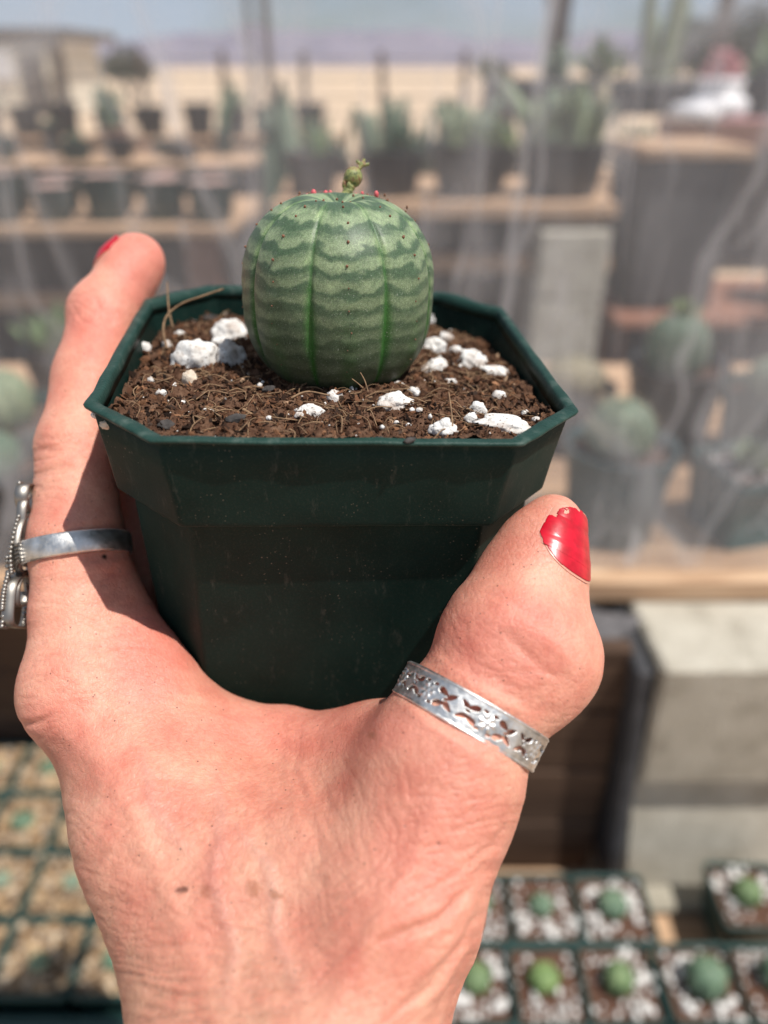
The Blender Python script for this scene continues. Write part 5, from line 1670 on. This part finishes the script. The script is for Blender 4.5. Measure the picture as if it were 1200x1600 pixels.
# ------------------------------------------------------------------ seedling pots on the lower shelf
def rsq(h, r, z, n_=5):
    out = []
    for cx_, cy_, a0 in ((h - r, h - r, 0), (-h + r, h - r, pi / 2), (-h + r, -h + r, pi), (h - r, -h + r, 3 * pi / 2)):
        for k in range(n_):
            a = a0 + pi / 2 * k / (n_ - 1)
            out.append((cx_ + r * cos(a), cy_ + r * sin(a), z))
    return np.array(out)
def square_pot(name, lab, group, S_, H_, m, msoil, grains, gsize, gmat, seed, at=(0, 0, 0), gravel=False, nm='perlite_grains'):
    g = np.random.default_rng(seed)
    o = thing(name, lab, 'plant pot', at, group)
    prof = [(S_ * .40, 0), (S_ * .47, H_ * .80), (S_ * .485, H_ * .82), (S_ * .495, H_), (S_ * .470, H_), (S_ * .455, H_ * .80), (S_ * .39, H_ * .03)]
    V = np.vstack([rsq(a, S_ * .07, z) for a, z in prof]) + np.array(at)
    F = [tuple(f) for f in grid_faces(len(prof), 20, wrap_v=True)[:, ::-1]]
    F.append(tuple(range(20)))
    obj('pot_wall', V, [f[::-1] for f in F], m, o)
    n_ = 22
    q = np.linspace(-S_ * .462, S_ * .462, n_)
    gx_, gy_ = np.meshgrid(q, q, indexing='ij')
    zz = H_ * .88 + .0016 * fbm(np.c_[gx_.ravel() * 160, gy_.ravel() * 160, gx_.ravel() * 0 + seed], 3, seed)
    obj('soil', np.c_[gx_.ravel(), gy_.ravel(), zz] + np.array(at), grid_faces(n_, n_), msoil, o)
    parts = []
    for k in range(grains):
        x, y = g.uniform(-S_ * .44, S_ * .44, 2)
        if not gravel and g.random() < .5:
            a = g.normal(0, .35); x, y = S_ * .33 * cos(a * 3 + seed) + g.normal(0, S_ * .09), S_ * .33 * sin(a * 3 + seed) + g.normal(0, S_ * .09)
            x, y = np.clip([x, y], -S_ * .44, S_ * .44)
        r = gsize * (0.45 + 0.9 * g.random() ** 2)
        U = ICO[1][0] * (1 + g.uniform(-.25, .25, (12, 1))) * r * g.uniform(.7, 1.2, 3)
        parts.append((U + np.array([x, y, H_ * .88 + r * .5]), ICO[1][1]))
    V, F = merge(parts)
    obj(nm, V + np.array(at), F, gmat, o, smooth=not gravel, kind='stuff')
    return o

m_gravel, N, L, B = mat('tan_gravel', (0.5, 0.36, 0.2), 0.85, 0.3)
tc = nd(N, 'ShaderNodeTexCoord'); nn = nd(N, 'ShaderNodeTexVoronoi', Scale=150.0)
L.new(tc.outputs['Object'], nn.inputs['Vector'])
sc2 = nd(N, 'ShaderNodeSeparateColor'); L.new(nn.outputs['Color'], sc2.inputs[0])
rp = ramp(N, L, sc2.outputs[0], [(0.0, (0.12, 0.075, 0.042)), (0.3, (0.34, 0.22, 0.12)), (0.6, (0.46, 0.32, 0.18)), (0.85, (0.36, 0.31, 0.25)), (1.0, (0.58, 0.46, 0.32))])
L.new(rp.outputs[0], B.inputs['Base Color'])
m_gsoil = noise_mat('gritty_soil', [(0.35, (0.07, 0.042, 0.026)), (0.65, (0.22, 0.145, 0.085))], scale=400, rough=0.95)

gR = 'square seedling pots right of the wrist'
gRc = 'seedling cacti right of the wrist'
SP_, SH = .0635, .058
YB, YF, YN = .398, .3335, .269                         # rows
def xat(px, py): return on_z(px, py, ZL + SH * .9)[0]
protoA = [square_pot('seedling_pot', 'x', gR, SP_, SH, m_green, m_bsoil, 42 + 18 * k, .0034, m_perl_far, 300 + k) for k in range(3)]
right_pots = [  # px of the centre, row, how far it is turned, plant material, radius px, place words
    (742, 0, 0, 1, 0, 'back row, half hidden by the wrist'), (845, 0, 1, 1, 22, 'back row, second right of the wrist'), (955, 0, 2, 1, 27, 'back row, left of the gap below the block'),
    (1172, 0, 1, 0, 26, 'back row, right of the gap below the block'),
    (742, 1, 2, 0, 25, 'middle row, half hidden by the wrist'), (850, 1, 0, 3, 26, 'middle row, second right of the wrist'), (962, 1, 1, 3, 23, 'middle row, third right of the wrist'),
    (1088, 1, 2, 1, 30, 'middle row, fourth right of the wrist'), (1203, 1, 0, 1, 26, 'middle row, cut by the right edge'),
    (760, 2, 1, 1, 20, 'front row, nearest the wrist'), (872, 2, 2, 0, 22, 'front row, second right of the wrist'), (990, 2, 0, 1, 24, 'front row, third right of the wrist'), (1110, 2, 1, 3, 20, 'front row, fourth right of the wrist')]
yrow = (YB, YF, YN); prow = (1412, 1522, 1640)
used_p = [0, 0, 0]
for px, row, rt, mi_, rpx, words in right_pots:
    x = xat(px, prow[row]); y = yrow[row] + (.010 if px == 1172 else 0) + rng.normal(0, .0008)
    pr = protoA[rt]
    lab = 'green square seedling pot in the ' + words
    if not used_p[rt]:
        used_p[rt] = 1; pr.location = (x, y, ZL + .001); pr['label'] = lab; rz = 0
        pr.rotation_euler = (0, 0, 0)
    else:
        dup(pr, (x, y, ZL + .001), rng.choice([0, pi / 2, pi, -pi / 2]) + rng.normal(0, .02), lab)
    r = max(rpx, 18) * .68 / FPX * rng.uniform(.85, 1.0)
    globe('little green cactus, ' + words, x + rng.normal(0, .003), y + rng.normal(0, .003), ZL + SH * .86, r, r * rng.uniform(1.3, 2.0), int(rng.integers(6, 10)), rng.uniform(.08, .18), m_cact[(0, 1, 0, 3)[mi_]] if (mi_ != 3 or px < 900) else m_cact[0], gRc, 24 if rpx > 20 else 0, .0028, int(px))

gL = 'square gravel pots in the left tray'
gLc = 'seedling succulents in the left tray'
TS = .0665
protoB = [square_pot('gravel_pot', 'x', gL, TS * .985, .055, m_green, m_gsoil, 150, .0040, m_gravel, 400 + k, gravel=True, nm='gravel') for k in range(3)]
tray = thing('seedling_tray', 'dark green tray holding gravel-topped seedling pots left of the wrist', 'tray', (-.35, .43, ZL))
tx1 = xat(250, 1500); ty0 = .3165
x_r = [tx1 - TS * (.5 + k) for k in range(6)]
y_r = [ty0 + .006 + TS * (.5 + k) for k in range(4)]
tx0, txe = x_r[-1] - TS * .5 - .004, tx1 + .004
for (x0, x1, y0, y1) in ((tx0 - .006, txe + .006, ty0 - .006, ty0), (tx0 - .006, txe + .006, y_r[-1] + TS * .5 + .004, y_r[-1] + TS * .5 + .010), (tx0 - .006, tx0, ty0 + .0005, y_r[-1] + TS * .5 + .0035), (txe, txe + .006, ty0 + .0005, y_r[-1] + TS * .5 + .0035)):
    board('tray_side', x0, x1, y0, y1, ZL + .001, ZL + .046, m_green, tray, .0015)
board('tray_floor', tx0 + .0005, txe - .0005, ty0 + .0005, y_r[-1] + TS * .5 + .0035, ZL + .001, ZL + .0025, m_green, tray, .0002)
board('tray_lip', tx0 - .014, txe + .014, ty0 - .014, ty0 - .0065, ZL + .040, ZL + .044, m_bluegreen, tray, .001)
rown = ('front', 'second', 'third', 'back')
used_p = [0, 0, 0]
kk = 0
for r_, y in enumerate(y_r):
    for c_, x in enumerate(x_r):
        w = '%s row of gravel tray, %s from right' % (rown[r_], names[c_])
        x2 = x + (0.012 * r_ * 0)
        pr = protoB[(r_ + 2 * c_) % 3]; ti = (r_ + 2 * c_) % 3
        lab = 'gravel-topped pot, ' + w
        if not used_p[ti]:
            used_p[ti] = 1; pr.location = (x2, y, ZL + .003); pr['label'] = lab
        else:
            dup(pr, (x2, y, ZL + .003), rng.choice([0, pi / 2, pi, -pi / 2]), lab)
        kk += 1
        h_ = ZL + .003 + .055 * .88
        if (r_, c_) in ((2, 0), (1, 5)):
            rosette('bright lime leafy seedling, ' + w, x, y, h_, 14, .020, .004, m_cact[3], gLc, 500 + kk, name='seedling', cat='seedling')
        else:
            mi_ = (1, 4, 1, 4, 2)[(kk * 7) % 5]
            rr = rng.uniform(.009, .0125)
            globe('tiny grey-green succulent, ' + w, x + rng.normal(0, .003), y + rng.normal(0, .003), h_, rr, rr * 1.1, 2 if kk % 2 else 7, .12, m_cact[mi_], gLc, 0, .003, kk, name='seedling')

# ------------------------------------------------------------------ bigger pots on the upper shelf, behind the film
def on_shelf(px, py): return on_z(px, py, ZU)
gU = 'potted cacti on the upper shelf'
def shelf_pot(px_c, Y, r, h, m, lab, msoil=None, fill=.86, name='round_pot'):
    zc = (CAMZ - ZU - h) * SP + Y * CP
    x = (px_c - 600) / FPX * zc
    lathe_pot(name, lab, x, Y, ZU + .001, r, h, m, msoil or m_bsoil, gU, fill=fill, seg=40)
    return x, Y, ZU + .001 + h * fill
x, y, z = shelf_pot(972, .612, .049, .092, m_bluegreen, 'round blue-green pot with the pale ribbed cactus behind the thumb')
globe('pale ribbed globe cactus in the round pot behind the thumb', x - .003, y, z - .004, .0295, .058, 13, .13, m_cact[4], gU, 160, .010, 3)
x, y, z = shelf_pot(897, .80, .046, .075, m_black, 'black pot below the concrete block, holding a tan cactus')
globe('squat tan and green cactus below the concrete block', x, y, z - .004, .033, .044, 12, .15, m_cact[5], gU, 120, .010, 4)
x, y, z = shelf_pot(1062, .83, .055, .090, m_black, 'wide black pot behind the round blue-green one')
globe('dark round cactus with a yellow-green top in wide black pot', x - .006, y, z - .005, .036, .075, 14, .14, m_cact[1], gU, 60, .009, 5)
rosette('yellow-green sprout on top of the dark round cactus', x - .006, y, z + .066, 16, .022, .005, m_cact[3], None, 66, name='sprout', cat='sprout')
x, y, z = shelf_pot(1215, .76, .055, .085, m_green, 'dark green pot at the right edge behind the film')
globe('dull green cactus in the dark pot at right edge', x, y, z - .004, .034, .05, 11, .14, m_cact[4], gU, 80, .01, 6)
pS = square_pot('square_pot', 'square dark pot with gravelly soil at the right edge of shelf', gU, .082, .072, m_green, m_bsoil, 130, .0024, m_perl_far, 610, at=(0, 0, 0))
pS.location = (float(on_z(1165, 850, ZU)[0]), .615, ZU + .001); pS.rotation_euler = (0, 0, .25)
px_ = pS.location
rosette('grey-green rosette in the square pot at the shelf end', px_[0], px_[1], ZU + .064, 22, .032, .007, m_cact[2], gU, 67)
x, y, z = shelf_pot(22, .66, .056, .10, m_green, 'dark green pot left of the index finger')
globe('light green globe in the pot left of index finger', x - .012, y, z - .004, .033, .06, 12, .14, m_cact[2], gU, 100, .008, 7)
x, y, z = shelf_pot(95, .93, .048, .075, m_black, 'black pot with a leafy succulent behind the index fingertip')
rosette('soft green leafy succulent behind the index fingertip', x, y, z - .002, 26, .065, .012, m_cact[0], gU, 68)
x, y, z = shelf_pot(-95, .90, .05, .08, m_black, 'black pot at the far left of the shelf')
rosette('grey-green rosette at the far left of the shelf', x, y, z - .002, 24, .06, .012, m_cact[4], gU, 69)
x, y, z = shelf_pot(330, .97, .048, .07, m_black, 'black pot behind the left rim of held pot')
globe('small dark globe behind the left rim of held pot', x, y, z - .004, .03, .04, 11, .14, m_cact[1], gU, 60, .008, 9)
x, y, z = shelf_pot(760, .98, .05, .075, m_black, 'black pot right of the held cactus')
globe('low dark cactus right of the held cactus', x, y, z - .004, .03, .03, 11, .14, m_cact[1], gU, 60, .008, 10)
x, y, z = shelf_pot(-20, .585, .046, .085, m_black, 'black pot at the lower left behind the beaded ring')
globe('dark green globe behind the beaded ring', x, y, z - .004, .030, .045, 12, .14, m_cact[1], gU, 60, .008, 11)

# ------------------------------------------------------------------ clear film hanging behind the front plank
m_film = bpy.data.materials.new('clear_film'); m_film.use_nodes = True
N, L = m_film.node_tree.nodes, m_film.node_tree.links
N.clear()
out = nd(N, 'ShaderNodeOutputMaterial')
tr = nd(N, 'ShaderNodeBsdfTransparent'); tr.inputs['Color'].default_value = (0.97, 0.97, 0.98, 1)
df = nd(N, 'ShaderNodeBsdfDiffuse'); df.inputs['Color'].default_value = (0.80, 0.80, 0.83, 1)
tl = nd(N, 'ShaderNodeBsdfTranslucent'); tl.inputs['Color'].default_value = (0.80, 0.80, 0.83, 1)
gl = nd(N, 'ShaderNodeBsdfGlossy'); gl.inputs['Roughness'].default_value = 0.25; gl.inputs['Color'].default_value = (.9, .9, .92, 1)
m1 = nd(N, 'ShaderNodeMixShader'); m1.inputs[0].default_value = 0.35
L.new(df.outputs[0], m1.inputs[1]); L.new(tl.outputs[0], m1.inputs[2])
m2 = nd(N, 'ShaderNodeMixShader'); m2.inputs[0].default_value = 0.10
L.new(m1.outputs[0], m2.inputs[1]); L.new(gl.outputs[0], m2.inputs[2])
tc = nd(N, 'ShaderNodeTexCoord')
def streaks(rot, sc, scale, lo_, hi_, dist=1.2):
    mp = nd(N, 'ShaderNodeMapping'); mp.inputs['Rotation'].default_value = (0, radians(rot), 0); mp.inputs['Scale'].default_value = sc
    L.new(tc.outputs['Object'], mp.inputs['Vector'])
    n = nd(N, 'ShaderNodeTexNoise', Scale=scale, Detail=4.0, Distortion=dist); L.new(mp.outputs[0], n.inputs['Vector'])
    return ramp(N, L, n.outputs[0], [(lo_, (0, 0, 0)), (hi_, (1, 1, 1))]).outputs[0]
s1 = streaks(24, (1, 1, .13), 20, .57, .74, 2.2)
s2 = streaks(-32, (1, 1, .12), 24, .60, .76, 2.2)
s4 = streaks(62, (1, 1, .2), 34, .60, .74, 2.5)
s3 = streaks(18, (1, 1, .45), 5.0, .40, .72, 1.6)
def madd(a, k, b):
    m = nd(N, 'ShaderNodeMath', operation='MULTIPLY_ADD')
    L.new(a, m.inputs[0]); m.inputs[1].default_value = k
    if isinstance(b, float): m.inputs[2].default_value = b
    else: L.new(b, m.inputs[2])
    return m.outputs[0]
def creases(rot, sc, scale, wdt):
    mp = nd(N, 'ShaderNodeMapping'); mp.inputs['Rotation'].default_value = (0, radians(rot), 0); mp.inputs['Scale'].default_value = sc
    wv = nd(N, 'ShaderNodeTexNoise', Scale=5.0, Detail=3.0); L.new(tc.outputs['Object'], wv.inputs['Vector'])
    wx = nd(N, 'ShaderNodeMix', data_type='VECTOR'); wx.inputs[0].default_value = 0.10
    L.new(tc.outputs['Object'], wx.inputs[4]); L.new(wv.outputs['Color'], wx.inputs[5]); L.new(wx.outputs[1], mp.inputs['Vector'])
    v = nd(N, 'ShaderNodeTexVoronoi', Scale=scale, feature='DISTANCE_TO_EDGE'); L.new(mp.outputs[0], v.inputs['Vector'])
    return ramp(N, L, v.outputs['Distance'], [(0.0, (1, 1, 1)), (wdt, (0, 0, 0))]).outputs[0]
c1_ = creases(20, (1, 1, .35), 9, .055)
c2_ = creases(-35, (1, 1, .5), 16, .05)
gate = streaks(40, (1, 1, .8), 4, .45, .62, 1.0)
gm_ = nd(N, 'ShaderNodeMath', operation='MULTIPLY'); L.new(c2_, gm_.inputs[0]); L.new(gate, gm_.inputs[1])
f = madd(s1, .30, .12); f = madd(s2, .30, f); f = madd(s3, .24, f); f = madd(s4, .22, f); f = madd(c1_, .20, f); f = madd(gm_.outputs[0], .22, f)
m3_ = nd(N, 'ShaderNodeMixShader')
L.new(f, m3_.inputs[0]); L.new(tr.outputs[0], m3_.inputs[1]); L.new(m2.outputs[0], m3_.inputs[2]); L.new(m3_.outputs[0], out.inputs[0])
nu_, nv_ = 150, 90
X, Z = np.meshgrid(np.linspace(-1.5, 1.5, nu_), np.linspace(ZU + .0025, 2.3, nv_), indexing='ij')
q = np.c_[X.ravel() * 7 + Z.ravel() * 2, Z.ravel() * 2.2 - X.ravel(), X.ravel() * 0]
Y = .5475 + .006 * fbm(q, 4, 14) + .002 * fbm(q * 3.5, 3, 15)
film = thing('plastic_film', 'clear hazy plastic film hanging behind the held pot, creased and streaked', 'plastic film', (0, .5475, ZU + .0025))
obj('sheet', np.c_[X.ravel(), Y, Z.ravel()], grid_faces(nu_, nv_), m_film, film)
hem = curve([(x, .545 + .003 * sin(x * 19), ZU + .0055) for x in np.linspace(-1.5, 1.5, 30)], 160)
